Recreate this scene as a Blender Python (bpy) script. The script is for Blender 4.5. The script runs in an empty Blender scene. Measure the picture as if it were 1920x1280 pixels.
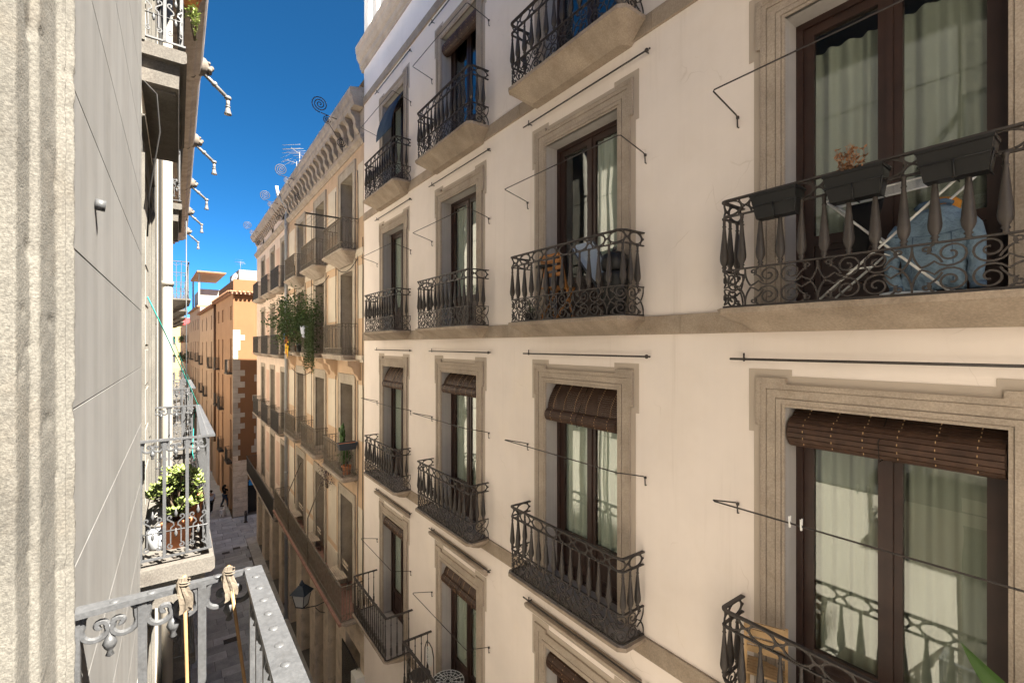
import bpy, math, random
from mathutils import Vector, Matrix
R = random.Random(11)
rad = math.radians
PI = math.pi
sc = bpy.context.scene
COL = sc.collection
H = 12.8                       # camera height above the street (everything is built eye-relative, then lifted)

# ------------------------------------------------------------------ camera, sky, sun, exposure
F_PX, VP_X, HOR_Y = 870.0, 333.0, 646.0
TH = math.atan((960 - VP_X) / F_PX)
cam = bpy.data.cameras.new('camera'); camo = bpy.data.objects.new('camera', cam); COL.objects.link(camo)
cam.sensor_width = 36.0; cam.lens = F_PX * 36 / 1920; cam.shift_y = (HOR_Y - 640) / 1920
cam.clip_start = 0.05; cam.clip_end = 2000
camo.location = (0, 0, 0); camo.rotation_euler = (rad(90), 0, -TH)
sc.camera = camo

SUN = Vector((0.33, -0.69, 1.0)).normalized()
EL = math.asin(SUN.z); AZ = math.atan2(SUN.x, SUN.y)
world = bpy.data.worlds.new('World'); sc.world = world; world.use_nodes = True
wn = world.node_tree; bg = wn.nodes['Background']
sky = wn.nodes.new('ShaderNodeTexSky'); sky.sky_type = 'NISHITA'; sky.sun_disc = False
sky.sun_elevation = EL; sky.sun_rotation = AZ; sky.altitude = 60
sky.air_density = 0.27; sky.dust_density = 0.5; sky.ozone_density = 4.0
hs = wn.nodes.new('ShaderNodeHueSaturation'); hs.inputs['Saturation'].default_value = 1.26; hs.inputs['Hue'].default_value = 0.489; hs.inputs['Value'].default_value = 0.92
wn.links.new(sky.outputs[0], hs.inputs['Color']); wn.links.new(hs.outputs[0], bg.inputs[0])
bg.inputs[1].default_value = 0.05
sl = bpy.data.lights.new('sun', 'SUN'); sl.energy = 5.0; sl.angle = rad(0.55); sl.color = (1.0, 0.94, 0.84)
so = bpy.data.objects.new('sun', sl); COL.objects.link(so)
so.rotation_euler = SUN.to_track_quat('Z', 'Y').to_euler(); so.location = (2, -10, 30)
vs = sc.view_settings
vs.view_transform = 'Standard'; vs.look = 'None'; vs.gamma = 1.0; vs.use_curve_mapping = False
vs.exposure = 3.07
sc.cycles.max_bounces = 7; sc.cycles.diffuse_bounces = 4; sc.cycles.transparent_max_bounces = 12
sc.cycles.use_adaptive_sampling = True; sc.cycles.adaptive_threshold = 0.02
sc.cycles.caustics_reflective = False; sc.cycles.caustics_refractive = False

# ------------------------------------------------------------------ materials
def newmat(name):
    m = bpy.data.materials.new(name); m.use_nodes = True
    n = m.node_tree; b = n.nodes['Principled BSDF']
    return m, n, b
def nd(n, t, **kw):
    o = n.nodes.new(t)
    for k, v in kw.items():
        if k in o.inputs: o.inputs[k].default_value = v
        else: setattr(o, k, v)
    return o
def ramp(n, src, stops):
    r = n.nodes.new('ShaderNodeValToRGB')
    els = r.color_ramp.elements
    while len(els) < len(stops): els.new(0.5)
    for e, (p, c) in zip(els, stops):
        e.position = p; e.color = c if len(c) == 4 else (*c, 1)
    n.links.new(src, r.inputs[0]); return r
def mixc(n, fac, a, b, blend='MIX'):
    m = n.nodes.new('ShaderNodeMix'); m.data_type = 'RGBA'; m.blend_type = blend
    for s, v in ((m.inputs[0], fac), (m.inputs[6], a), (m.inputs[7], b)):
        if isinstance(v, bpy.types.NodeSocket): n.links.new(v, s)
        elif isinstance(v, (int, float)): s.default_value = v
        else: s.default_value = (*v, 1) if len(v) == 3 else v
    return m.outputs[2]
def coords(n, scale=(1, 1, 1), use='Object'):
    tc = n.nodes.new('ShaderNodeTexCoord'); mp = n.nodes.new('ShaderNodeMapping')
    mp.inputs['Scale'].default_value = scale
    n.links.new(tc.outputs[use], mp.inputs[0]); return mp.outputs[0]
def noise(n, co, scale, detail=5, rough=0.55):
    t = nd(n, 'ShaderNodeTexNoise', Scale=scale, Detail=detail, Roughness=rough)
    n.links.new(co, t.inputs['Vector']); return t.outputs[0]
def world_co(n, scale=(1, 1, 1)):
    g = n.nodes.new('ShaderNodeNewGeometry'); mp = n.nodes.new('ShaderNodeMapping')
    mp.inputs['Scale'].default_value = scale
    n.links.new(g.outputs['Position'], mp.inputs[0]); return mp.outputs[0]
def bump(n, b, h, strength, dist=0.01):
    bp = nd(n, 'ShaderNodeBump', Strength=strength, Distance=dist)
    n.links.new(h, bp.inputs['Height']); n.links.new(bp.outputs[0], b.inputs['Normal']); return bp
def mat_rough(name, col, var=0.12, scale=1.5, rough=0.85, speck=0.0, speck_scale=60, bstr=0.2, bdist=0.004, bscale=40,
              stain=None, stain_amt=0.3, streak=0.0, streak_col=None, streak_scale=7, objrand=0.0, metal=0.0, spec=0.3):
    """stone, plaster, paint: base colour with cloudy variation, grain, stains of their own shape, fine relief"""
    m, n, b = newmat(name)
    co = world_co(n)
    lo = tuple(max(0, c * (1 - var)) for c in col); hi = tuple(min(1, c * (1 + var)) for c in col)
    cur = ramp(n, noise(n, co, scale, 4, 0.6), [(0.3, lo), (0.7, hi)]).outputs[0]
    if stain:
        f = ramp(n, noise(n, co, scale * 0.9 + 0.37, 5, 0.68), [(0.52, (0, 0, 0)), (0.75, (stain_amt,) * 3)]).outputs[0]
        cur = mixc(n, f, cur, stain)
    if streak:
        f = ramp(n, noise(n, world_co(n, (streak_scale, streak_scale, streak_scale * (0.03 if streak_scale > 5 else 0.075))), 2.2, 3, 0.6), [(0.42, (0, 0, 0)), (0.72, (streak,) * 3)]).outputs[0]
        cur = mixc(n, f, cur, streak_col or tuple(c * 0.5 for c in col))
    if speck:
        f = ramp(n, noise(n, co, speck_scale, 3, 0.7), [(0.4, (1 - speck,) * 3), (0.62, (1,) * 3)]).outputs[0]
        cur = mixc(n, 1.0, cur, f, 'MULTIPLY')
    if objrand:
        oi = n.nodes.new('ShaderNodeObjectInfo')
        f = ramp(n, oi.outputs['Random'], [(0, (1 - objrand,) * 3), (1, (1 + objrand * 0.6,) * 3)]).outputs[0]
        cur = mixc(n, 1.0, cur, f, 'MULTIPLY')
    n.links.new(cur, b.inputs['Base Color'])
    b.inputs['Roughness'].default_value = rough; b.inputs['Metallic'].default_value = metal
    b.inputs['Specular IOR Level'].default_value = spec
    if bstr: bump(n, b, noise(n, co, bscale, 3, 0.65), bstr, bdist)
    return m
M = {}
M['plaster'] = mat_rough('cream_plaster', (0.81, 0.725, 0.665), 0.05, 0.9, 0.9, stain=(0.74, 0.64, 0.55), stain_amt=0.35, streak=0.04, streak_col=(0.6, 0.5, 0.42), bstr=0.25, bdist=0.004, bscale=9)
def add_cracks(m, scale, width, amt, col, mask_scale=0.7):
    n = m.node_tree; b = n.nodes['Principled BSDF']; old = b.inputs['Base Color'].links[0].from_socket
    co = world_co(n); dn = n.nodes.new('ShaderNodeTexNoise'); dn.inputs['Scale'].default_value = 3.0; n.links.new(co, dn.inputs['Vector'])
    ad = n.nodes.new('ShaderNodeVectorMath'); ad.operation = 'MULTIPLY_ADD'; ad.inputs[1].default_value = (.35, .35, .35); n.links.new(dn.outputs[1], ad.inputs[0]); n.links.new(co, ad.inputs[2])
    v = n.nodes.new('ShaderNodeTexVoronoi'); v.feature = 'DISTANCE_TO_EDGE'; v.inputs['Scale'].default_value = scale; n.links.new(ad.outputs[0], v.inputs['Vector'])
    e = ramp(n, v.outputs[0], [(0.0, (1, 1, 1)), (width, (0, 0, 0))]).outputs[0]
    k = ramp(n, noise(n, co, mask_scale, 3, .6), [(0.54, (0, 0, 0)), (0.64, (amt,) * 3)]).outputs[0]
    f = mixc(n, 1.0, e, k, 'MULTIPLY'); n.links.new(mixc(n, f, old, col), b.inputs['Base Color'])
add_cracks(M['plaster'], 1.1, 0.005, 0.4, (0.5, 0.41, 0.33), 1.6)
def add_drips(m, col, amt, lo=0.58, hi=0.78, sx=5.0, sz=0.22, msk=0.5):
    """rain streaks running down from random spots"""
    n = m.node_tree; b = n.nodes['Principled BSDF']; old = b.inputs['Base Color'].links[0].from_socket
    f = ramp(n, noise(n, world_co(n, (sx, sx, sz)), 1.0, 4, 0.65), [(lo, (0, 0, 0)), (hi, (amt,) * 3)]).outputs[0]
    k = ramp(n, noise(n, world_co(n), msk, 3, 0.6), [(0.42, (0, 0, 0)), (0.62, (1, 1, 1))]).outputs[0]
    n.links.new(mixc(n, mixc(n, 1.0, f, k, 'MULTIPLY'), old, col), b.inputs['Base Color'])
add_drips(M['plaster'], (0.5, 0.415, 0.34), 0.42); add_drips(M['plaster'], (0.86, 0.76, 0.66), 0.6, .5, .7, 0.9, 0.7, 0.8)
M['stone'] = mat_rough('beige_stone', (0.42, 0.35, 0.285), 0.14, 2.2, 0.9, speck=0.22, speck_scale=70, stain=(0.26, 0.2, 0.15), stain_amt=0.5, bstr=0.5, bdist=0.004, bscale=55, objrand=0.0)
M['stone_block'] = mat_rough('band_stone', (0.385, 0.31, 0.24), 0.2, 3.0, 0.88, speck=0.2, speck_scale=60, stain=(0.24, 0.17, 0.11), stain_amt=0.5, bstr=0.4, bdist=0.004, bscale=40, objrand=0.14)
M['stone_paint'] = mat_rough('taupe_paint', (0.46, 0.39, 0.325), 0.05, 1.5, 0.9, bstr=0.15, bscale=30)
M['reveal'] = mat_rough('grey_reveal', (0.44, 0.41, 0.385), 0.1, 1.8, 0.9, streak=0.25, streak_col=(0.25, 0.22, 0.2), bstr=0.2)
M['iron'] = mat_rough('brown_black_iron', (0.042, 0.034, 0.030), 0.2, 12, 0.55, bstr=0.25, bscale=120, bdist=0.001, spec=0.45)
M['iron_grey'] = mat_rough('weathered_iron', (0.16, 0.135, 0.105), 0.3, 8, 0.7, stain=(0.12, 0.06, 0.03), stain_amt=0.6, bstr=0.3, bscale=90, bdist=0.001)
M['iron_dark'] = mat_rough('dark_grey_iron', (0.05, 0.045, 0.04), 0.2, 8, 0.6, bstr=0.2, bscale=90, bdist=0.001)
M['silver'] = mat_rough('grey_painted_iron', (0.060, 0.061, 0.063), 0.16, 9, 0.5, speck=0.25, speck_scale=90, stain=(0.038, 0.036, 0.034), stain_amt=0.5, bstr=0.6, bscale=110, bdist=0.0015, spec=0.5)
M['wood'] = mat_rough('dark_brown_wood', (0.030, 0.013, 0.009), 0.25, 5, 0.45, bstr=0.2, bscale=60, bdist=0.001, spec=0.5)
M['wood_old'] = mat_rough('old_door_wood', (0.06, 0.032, 0.022), 0.3, 4, 0.6, bstr=0.3, bscale=40)
M['blind'] = mat_rough('brown_lath', (0.060, 0.032, 0.021), 0.3, 14, 0.55, bstr=0.2, bscale=80, bdist=0.001)
M['dark'] = mat_rough('room_dark', (0.03, 0.027, 0.024), 0.2, 1, 0.9, bstr=0)  # near-black colour stands in for the shade of unlit interiors
M['floor_tile'] = mat_rough('grey_tile', (0.30, 0.27, 0.25), 0.12, 3, 0.8, bstr=0.2)
M['panel'] = mat_rough('grey_render', (0.116, 0.112, 0.106), 0.10, 2.0, 0.8, streak=0.5, streak_scale=3.2, streak_col=(0.168, 0.165, 0.160), stain=(0.090, 0.084, 0.077), stain_amt=0.7, bstr=0.12, bscale=25, objrand=0.05)
M['rough_stone'] = mat_rough('rough_granite', (0.116, 0.108, 0.093), 0.22, 3, 0.95, speck=0.36, speck_scale=170, stain=(0.105, 0.085, 0.062), stain_amt=0.5, bstr=0.7, bdist=0.003, bscale=150)
M['cream_wall'] = mat_rough('cream_render', (0.80, 0.74, 0.64), 0.06, 1.3, 0.9, stain=(0.6, 0.5, 0.4), stain_amt=0.4, streak=0.2, streak_col=(0.6, 0.52, 0.43), bstr=0.2)
M['slab_stone'] = mat_rough('grey_slab_stone', (0.105, 0.095, 0.082), 0.15, 4, 0.92, speck=0.3, speck_scale=90, stain=(0.06, 0.05, 0.042), stain_amt=0.7, bstr=0.6, bscale=70)
M['cornice_stone'] = mat_rough('weathered_cornice', (0.42, 0.35, 0.285), 0.2, 3, 0.92, speck=0.2, stain=(0.12, 0.10, 0.085), stain_amt=0.6, bstr=0.5, bscale=30, bdist=0.008)
M['ochre'] = mat_rough('ochre_plaster', (0.56, 0.40, 0.27), 0.1, 1.4, 0.9, stain=(0.36, 0.24, 0.15), stain_amt=0.5, streak=0.2, bstr=0.2)
M['cream_panel'] = mat_rough('cream_panel', (0.64, 0.56, 0.455), 0.06, 1.6, 0.9, stain=(0.42, 0.33, 0.24), stain_amt=0.4, streak=0.15, bstr=0.2)
M['pink'] = mat_rough('rose_plaster', (0.70, 0.57, 0.47), 0.08, 1.4, 0.9, stain=(0.4, 0.3, 0.24), stain_amt=0.4, bstr=0.2)
M['pinkpanel'] = mat_rough('rose_stripe', (0.58, 0.40, 0.31), 0.08, 1.4, 0.9, bstr=0.2)
M['grey_stone'] = mat_rough('grey_surround', (0.43, 0.37, 0.30), 0.15, 2.5, 0.92, speck=0.18, stain=(0.2, 0.165, 0.13), stain_amt=0.5, bstr=0.4, bscale=40, objrand=0.06)
M['ashlar'] = mat_rough('ground_ashlar', (0.64, 0.53, 0.41), 0.15, 2.0, 0.92, speck=0.2, stain=(0.14, 0.11, 0.09), stain_amt=0.6, bstr=0.5, bscale=35, objrand=0.10)
M['orange'] = mat_rough('dimmed_orange_plaster', (0.155, 0.076, 0.034), 0.07, 0.8, 0.9, stain=(0.13, 0.06, 0.026), stain_amt=0.35, bstr=0.2)  # orange plaster darkened in the colour where full sun falls
M['orange_street'] = mat_rough('shade_side_orange_plaster', (0.46, 0.29, 0.18), 0.08, 0.8, 0.9, stain=(0.42, 0.25, 0.14), stain_amt=0.4, bstr=0.2)  # same orange plaster, left lighter for the shaded street front
M['beige'] = mat_rough('beige_plaster', (0.50, 0.37, 0.27), 0.08, 0.8, 0.9, stain=(0.36, 0.27, 0.2), stain_amt=0.5, bstr=0.2)
M['taupe'] = mat_rough('taupe_plaster', (0.36, 0.27, 0.21), 0.1, 0.8, 0.9, bstr=0.2)
M['white'] = mat_rough('white_plaster', (0.62, 0.60, 0.57), 0.05, 1.2, 0.9, stain=(0.55, 0.48, 0.38), stain_amt=0.5, bstr=0.15)
M['white_dimmed'] = mat_rough('dimmed_white_plaster', (0.20, 0.19, 0.17), 0.05, 1.2, 0.9, stain=(0.14, 0.12, 0.095), stain_amt=0.5, bstr=0.15)  # white plaster darkened in the colour to hold back full sun
M['white_dimmed2'] = mat_rough('dimmed_whitewash', (0.24, 0.24, 0.24), 0.05, 1.2, 0.9, bstr=0.1)  # whitewash darkened in the colour for the sunlit roof storeys
M['tile_pink'] = mat_rough('faded_red_tile', (0.30, 0.165, 0.125), 0.2, 4, 0.9, stain=(0.16, 0.1, 0.08), stain_amt=0.5, bstr=0.2)
M['door_cream'] = mat_rough('weathered_cream_paint', (0.20, 0.185, 0.16), 0.1, 3, 0.8, streak=0.3, bstr=0.2)
M['head_stone'] = mat_rough('carved_stone', (0.15, 0.125, 0.10), 0.2, 6, 0.92, speck=0.3, stain=(0.07, 0.06, 0.05), stain_amt=0.6, bstr=0.6, bscale=40)  # cornice stone darkened in the colour for heads in direct sun
M['yellow'] = mat_rough('yellow_plaster', (0.3, 0.235, 0.11), 0.05, 1.2, 0.9, bstr=0)
M['quoin'] = mat_rough('quoin_stone', (0.30, 0.265, 0.22), 0.15, 2.0, 0.92, bstr=0.3, objrand=0.15)
M['roof'] = mat_rough('clay_tile', (0.24, 0.125, 0.07), 0.25, 3, 0.9, stain=(0.2, 0.14, 0.1), stain_amt=0.6, bstr=0.3, objrand=0.2)
M['roof_flat'] = mat_rough('roof_terrace', (0.35, 0.2, 0.14), 0.15, 1, 0.9, bstr=0.1)
M['flag'] = mat_rough('paving_stone', (0.46, 0.475, 0.495), 0.18, 2.0, 0.72, speck=0.2, speck_scale=40, stain=(0.26, 0.265, 0.27), stain_amt=0.6, bstr=0.35, bscale=30, objrand=0.28)
M['ground'] = mat_rough('street_bed', (0.10, 0.09, 0.08), 0.15, 1.0, 0.9, bstr=0.2)
M['kerb'] = mat_rough('kerb_stone', (0.40, 0.385, 0.365), 0.15, 2, 0.85, stain=(0.09, 0.08, 0.07), stain_amt=0.5, bstr=0.4, objrand=0.15)
M['pipe_cream'] = mat_rough('cream_pipe', (0.155, 0.143, 0.125), 0.06, 3, 0.55, streak=0.3, bstr=0.1)
M['pipe_grey'] = mat_rough('grey_pipe', (0.33, 0.34, 0.35), 0.08, 3, 0.5, bstr=0.1)
M['zinc'] = mat_rough('pale_zinc', (0.125, 0.12, 0.112), 0.1, 6, 0.5, stain=(0.17, 0.14, 0.12), stain_amt=0.5, bstr=0.15)
M['cable'] = mat_rough('black_cable', (0.012, 0.011, 0.010), 0.1, 5, 0.7, bstr=0)
M['terracotta'] = mat_rough('terracotta', (0.50, 0.19, 0.085), 0.1, 6, 0.85, stain=(0.45, 0.3, 0.22), stain_amt=0.3, bstr=0.2)
M['pot_dark'] = mat_rough('black_plastic', (0.009, 0.0088, 0.0088), 0.1, 4, 0.45, bstr=0.1, spec=0.4)
M['white_metal'] = mat_rough('white_enamel', (0.78, 0.78, 0.76), 0.03, 4, 0.4, bstr=0)
M['denim'] = mat_rough('washed_denim', (0.20, 0.29, 0.38), 0.3, 7, 0.95, bstr=0.9, bscale=16, bdist=0.03)
M['denim_dark'] = mat_rough('denim_seam', (0.10, 0.16, 0.24), 0.1, 9, 0.95, bstr=0.3, bscale=260)
M['blackcloth'] = mat_rough('black_cloth', (0.012, 0.012, 0.013), 0.1, 9, 0.95, bstr=0.2, bscale=200)
M['orangecloth'] = mat_rough('orange_cloth', (0.65, 0.28, 0.05), 0.1, 9, 0.95, bstr=0.2, bscale=200)
M['whitecloth'] = mat_rough('pale_cloth', (0.55, 0.6, 0.66), 0.1, 9, 0.95, bstr=0.2, bscale=200)
M['pinewood'] = mat_rough('honey_wood', (0.46, 0.20, 0.06), 0.2, 12, 0.5, bstr=0.15, bscale=60)
M['palewood'] = mat_rough('pale_wood', (0.50, 0.33, 0.17), 0.15, 12, 0.6, bstr=0.15, bscale=60)
M['bamboo'] = mat_rough('bamboo_cane', (0.26, 0.155, 0.07), 0.15, 14, 0.6, bstr=0.15)
M['drycloth'] = mat_rough('dry_rag', (0.115, 0.094, 0.07), 0.3, 20, 0.95, bstr=0.5, bscale=90)
M['teal'] = mat_rough('teal_rope', (0.02, 0.33, 0.27), 0.1, 20, 0.7, bstr=0)
M['ring'] = mat_rough('pale_blue_steel', (0.34, 0.40, 0.48), 0.05, 4, 0.5, bstr=0)
M['boxwhite'] = mat_rough('white_box', (0.66, 0.65, 0.62), 0.05, 4, 0.6, bstr=0)
M['lampglass'] = mat_rough('frosted_lamp_glass', (0.55, 0.55, 0.52), 0.03, 4, 0.3, bstr=0)
M['lampmetal'] = mat_rough('dark_blue_lamp_metal', (0.035, 0.045, 0.06), 0.1, 4, 0.45, bstr=0)
M['bluesign'] = mat_rough('blue_sign', (0.02, 0.20, 0.52), 0.03, 4, 0.5, bstr=0)
M['red'] = mat_rough('red_canvas', (0.5, 0.05, 0.05), 0.05, 4, 0.8, bstr=0)
M['yel'] = mat_rough('yellow_canvas', (0.75, 0.48, 0.03), 0.05, 4, 0.8, bstr=0)
M['bluec'] = mat_rough('blue_canvas', (0.12, 0.3, 0.6), 0.05, 4, 0.8, bstr=0)
M['skin'] = mat_rough('skin', (0.45, 0.27, 0.19), 0.05, 4, 0.6, bstr=0)
M['shirt'] = mat_rough('pale_blue_shirt', (0.52, 0.56, 0.66), 0.06, 6, 0.9, bstr=0)
M['jeans'] = mat_rough('dark_jeans', (0.035, 0.06, 0.10), 0.15, 6, 0.9, bstr=0)
M['trousers'] = mat_rough('dark_trousers', (0.03, 0.028, 0.028), 0.1, 6, 0.9, bstr=0)
M['hair'] = mat_rough('dark_hair', (0.012, 0.009, 0.007), 0.1, 6, 0.6, bstr=0)
M['fur'] = mat_rough('white_fur', (0.85, 0.83, 0.79), 0.08, 30, 0.95, bstr=0.8, bscale=60, bdist=0.02)
M['shutter'] = mat_rough('dark_shutter', (0.05, 0.05, 0.055), 0.1, 4, 0.7, bstr=0)
M['shutter_b'] = mat_rough('brown_shutter', (0.13, 0.075, 0.045), 0.15, 4, 0.7, bstr=0)
M['bark'] = mat_rough('bark', (0.11, 0.08, 0.055), 0.2, 12, 0.9, bstr=0.4)
M['soil'] = mat_rough('soil', (0.05, 0.035, 0.025), 0.2, 20, 0.95, bstr=0.5)
def mat_leaf(name, col, var=0.35, trans=0.25):
    m, n, b = newmat(name)
    g = n.nodes.new('ShaderNodeNewGeometry')
    lo = tuple(c * (1 - var) for c in col); hi = tuple(min(1, c * (1 + var)) for c in col)
    c = ramp(n, g.outputs['Random Per Island'], [(0, lo), (1, hi)]).outputs[0]
    n.links.new(c, b.inputs['Base Color']); b.inputs['Roughness'].default_value = 0.5
    tr = n.nodes.new('ShaderNodeBsdfTranslucent'); n.links.new(c, tr.inputs[0])
    mx = n.nodes.new('ShaderNodeMixShader'); mx.inputs[0].default_value = trans
    n.links.new(b.outputs[0], mx.inputs[1]); n.links.new(tr.outputs[0], mx.inputs[2])
    n.links.new(mx.outputs[0], n.nodes['Material Output'].inputs[0]); return m
M['leaf'] = mat_leaf('green_leaf', (0.06, 0.10, 0.03))
M['leaf_jade'] = mat_leaf('jade_leaf', (0.20, 0.25, 0.065), 0.4, 0.2)
M['leaf_trail'] = mat_leaf('trailing_leaf', (0.085, 0.12, 0.045))
M['leaf_big'] = mat_leaf('broad_leaf', (0.055, 0.12, 0.025), 0.2, 0.3)
M['leaf_dry'] = mat_leaf('dry_leaf', (0.33, 0.16, 0.075), 0.5, 0.2)
M['leaf_purple'] = mat_leaf('purple_leaf', (0.08, 0.05, 0.07), 0.5, 0.2)
def mat_glass(name, tint, ior=1.5, extra=0.02):
    m, n, b = newmat(name); n.nodes.remove(b)
    t = nd(n, 'ShaderNodeBsdfTransparent'); t.inputs[0].default_value = (*tint, 1)
    gl = nd(n, 'ShaderNodeBsdfGlossy', Roughness=0.004); gl.inputs[0].default_value = (0.95, 0.97, 0.96, 1)
    fr = nd(n, 'ShaderNodeFresnel', IOR=ior); ge = n.nodes.new('ShaderNodeNewGeometry')
    mr = n.nodes.new('ShaderNodeMapRange'); mr.inputs['To Min'].default_value = ior; mr.inputs['To Max'].default_value = 1 / ior      # same pane seen from its other face
    n.links.new(ge.outputs['Backfacing'], mr.inputs[0]); n.links.new(mr.outputs[0], fr.inputs['IOR'])
    ad = nd(n, 'ShaderNodeMath', operation='MULTIPLY_ADD'); ad.inputs[1].default_value = 1.25; ad.inputs[2].default_value = extra
    n.links.new(fr.outputs[0], ad.inputs[0])
    cl = nd(n, 'ShaderNodeClamp'); n.links.new(ad.outputs[0], cl.inputs[0])
    w = noise(n, world_co(n), 1.3, 1, 0.4)
    bp = nd(n, 'ShaderNodeBump', Strength=0.06, Distance=0.05); n.links.new(w, bp.inputs['Height'])
    n.links.new(bp.outputs[0], gl.inputs['Normal'])
    mx = nd(n, 'ShaderNodeMixShader'); n.links.new(cl.outputs[0], mx.inputs[0])
    n.links.new(t.outputs[0], mx.inputs[1]); n.links.new(gl.outputs[0], mx.inputs[2])
    n.links.new(mx.outputs[0], n.nodes['Material Output'].inputs[0]); return m
M['glass'] = mat_glass('window_glass', (0.92, 0.95, 0.92))
def mat_curtain(name, col):
    m, n, b = newmat(name)
    b.inputs['Base Color'].default_value = (*col, 1); b.inputs['Roughness'].default_value = 0.95
    tr = nd(n, 'ShaderNodeBsdfTranslucent'); tr.inputs[0].default_value = (*col, 1)
    mx = nd(n, 'ShaderNodeMixShader'); mx.inputs[0].default_value = 0.08
    n.links.new(b.outputs[0], mx.inputs[1]); n.links.new(tr.outputs[0], mx.inputs[2])
    n.links.new(mx.outputs[0], n.nodes['Material Output'].inputs[0]); return m
M['curtain'] = mat_curtain('sheer_curtain', (0.34, 0.34, 0.305)); M['curtain_lifted'] = mat_curtain('lifted_curtain', (0.55, 0.57, 0.53))  # one curtain in two tones, the paler copy lifted for dimmer windows

# ------------------------------------------------------------------ mesh helpers
class MB:
    def __init__(s): s.v = []; s.f = []; s.sm = []
    def add(s, vs, fs, smooth=False):
        o = len(s.v); s.v += [tuple(v) for v in vs]
        for f in fs: s.f.append(tuple(i + o for i in f)); s.sm.append(smooth)
        return s
    def quad(s, a, b, c, d): return s.add([a, b, c, d], [(0, 1, 2, 3)])
    def box(s, x0, x1, y0, y1, z0, z1):
        return s.add([(x0, y0, z0), (x1, y0, z0), (x1, y1, z0), (x0, y1, z0), (x0, y0, z1), (x1, y0, z1), (x1, y1, z1), (x0, y1, z1)],
              [(0, 3, 2, 1), (4, 5, 6, 7), (0, 1, 5, 4), (1, 2, 6, 5), (2, 3, 7, 6), (3, 0, 4, 7)])
    def cbox(s, x0, x1, y0, y1, z0, z1, c=0.006):
        """box whose front (-y) edges are chamfered"""
        a = [(x0, y1, z0), (x1, y1, z0), (x1, y1, z1), (x0, y1, z1)]
        b = [(x0, y0 + c, z0), (x1, y0 + c, z0), (x1, y0 + c, z1), (x0, y0 + c, z1)]
        d = [(x0 + c, y0, z0 + c), (x1 - c, y0, z0 + c), (x1 - c, y0, z1 - c), (x0 + c, y0, z1 - c)]
        fs = [(8, 9, 10, 11)]
        for i in range(4):
            j = (i + 1) % 4
            fs += [(i, j, j + 4, i + 4), (i + 4, j + 4, j + 8, i + 8)]
        return s.add(a + b + d, fs + [(3, 2, 1, 0)])
    def prism(s, poly, y0, y1):
        """polygon in x,z extruded from y0 (front) to y1"""
        n = len(poly)
        s.add([(x, y0, z) for x, z in poly] + [(x, y1, z) for x, z in poly],
              [tuple(range(n)), tuple(range(2 * n - 1, n - 1, -1))] + [(i, i + n, (i + 1) % n + n, (i + 1) % n) for i in range(n)])
        return s
    def extrude_x(s, prof, x0, x1):
        """profile in y,z extruded along x"""
        n = len(prof)
        s.add([(x0, y, z) for y, z in prof] + [(x1, y, z) for y, z in prof],
              [tuple(range(n)), tuple(range(2 * n - 1, n - 1, -1))] + [(i, i + n, (i + 1) % n + n, (i + 1) % n) for i in range(n)])
        return s
    def tube(s, pts, r, n=6, radii=None, smooth=True, closed=False):
        pts = [Vector(p) for p in pts]; m = len(pts)
        if m < 2: return s
        vs = []; up = None
        for i in range(m):
            a = pts[i - 1] if (i > 0 or closed) else pts[i]
            b = pts[(i + 1) % m] if (i < m - 1 or closed) else pts[i]
            t = (b - a)
            if t.length < 1e-9: t = Vector((0, 0, 1))
            t.normalize()
            if up is None:
                up = Vector((0, 0, 1)) if abs(t.z) < 0.9 else Vector((0, 1, 0))
            sd = t.cross(up)
            if sd.length < 1e-4: sd = t.cross(Vector((1, 0.3, 0)))
            sd.normalize(); u2 = sd.cross(t).normalized(); up = u2
            rr = radii[i] if radii else r
            for k in range(n):
                an = 2 * PI * (k + 0.5) / n
                vs.append(pts[i] + sd * (math.cos(an) * rr) + u2 * (math.sin(an) * rr))
        fs = []
        for i in range(m if closed else m - 1):
            for k in range(n):
                k2 = (k + 1) % n; j = (i + 1) % m
                fs.append((i * n + k, i * n + k2, j * n + k2, j * n + k))
        if not closed: fs += [tuple(range(n - 1, -1, -1)), tuple((m - 1) * n + k for k in range(n))]
        return s.add(vs, fs, smooth)
    def bar(s, pts, w, t, closed=False):
        """flat bar w wide (sideways, horizontal) and t high swept along pts"""
        pts = [Vector(p) for p in pts]; m = len(pts); vs = []
        for i in range(m):
            a = pts[i - 1] if (i > 0 or closed) else pts[i]; b = pts[(i + 1) % m] if (i < m - 1 or closed) else pts[i]
            tg = (b - a).normalized()
            up = Vector((0, 0, 1)) if abs(tg.z) < 0.95 else Vector((0, 1, 0))
            sd = tg.cross(up).normalized(); u2 = sd.cross(tg).normalized()
            k = 1.0
            if 0 < i < m - 1:
                c1 = (pts[i] - pts[i - 1]).normalized().dot(tg); k = 1 / max(0.5, c1)
            for cx, cz in ((-1, -1), (1, -1), (1, 1), (-1, 1)):
                vs.append(pts[i] + sd * (cx * w / 2 * k) + u2 * (cz * t / 2))
        fs = []
        for i in range(m if closed else m - 1):
            j = (i + 1) % m
            for k in range(4):
                k2 = (k + 1) % 4; fs.append((i * 4 + k, i * 4 + k2, j * 4 + k2, j * 4 + k))
        if not closed: fs += [(3, 2, 1, 0), tuple((m - 1) * 4 + k for k in range(4))]
        return s.add(vs, fs)
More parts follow.
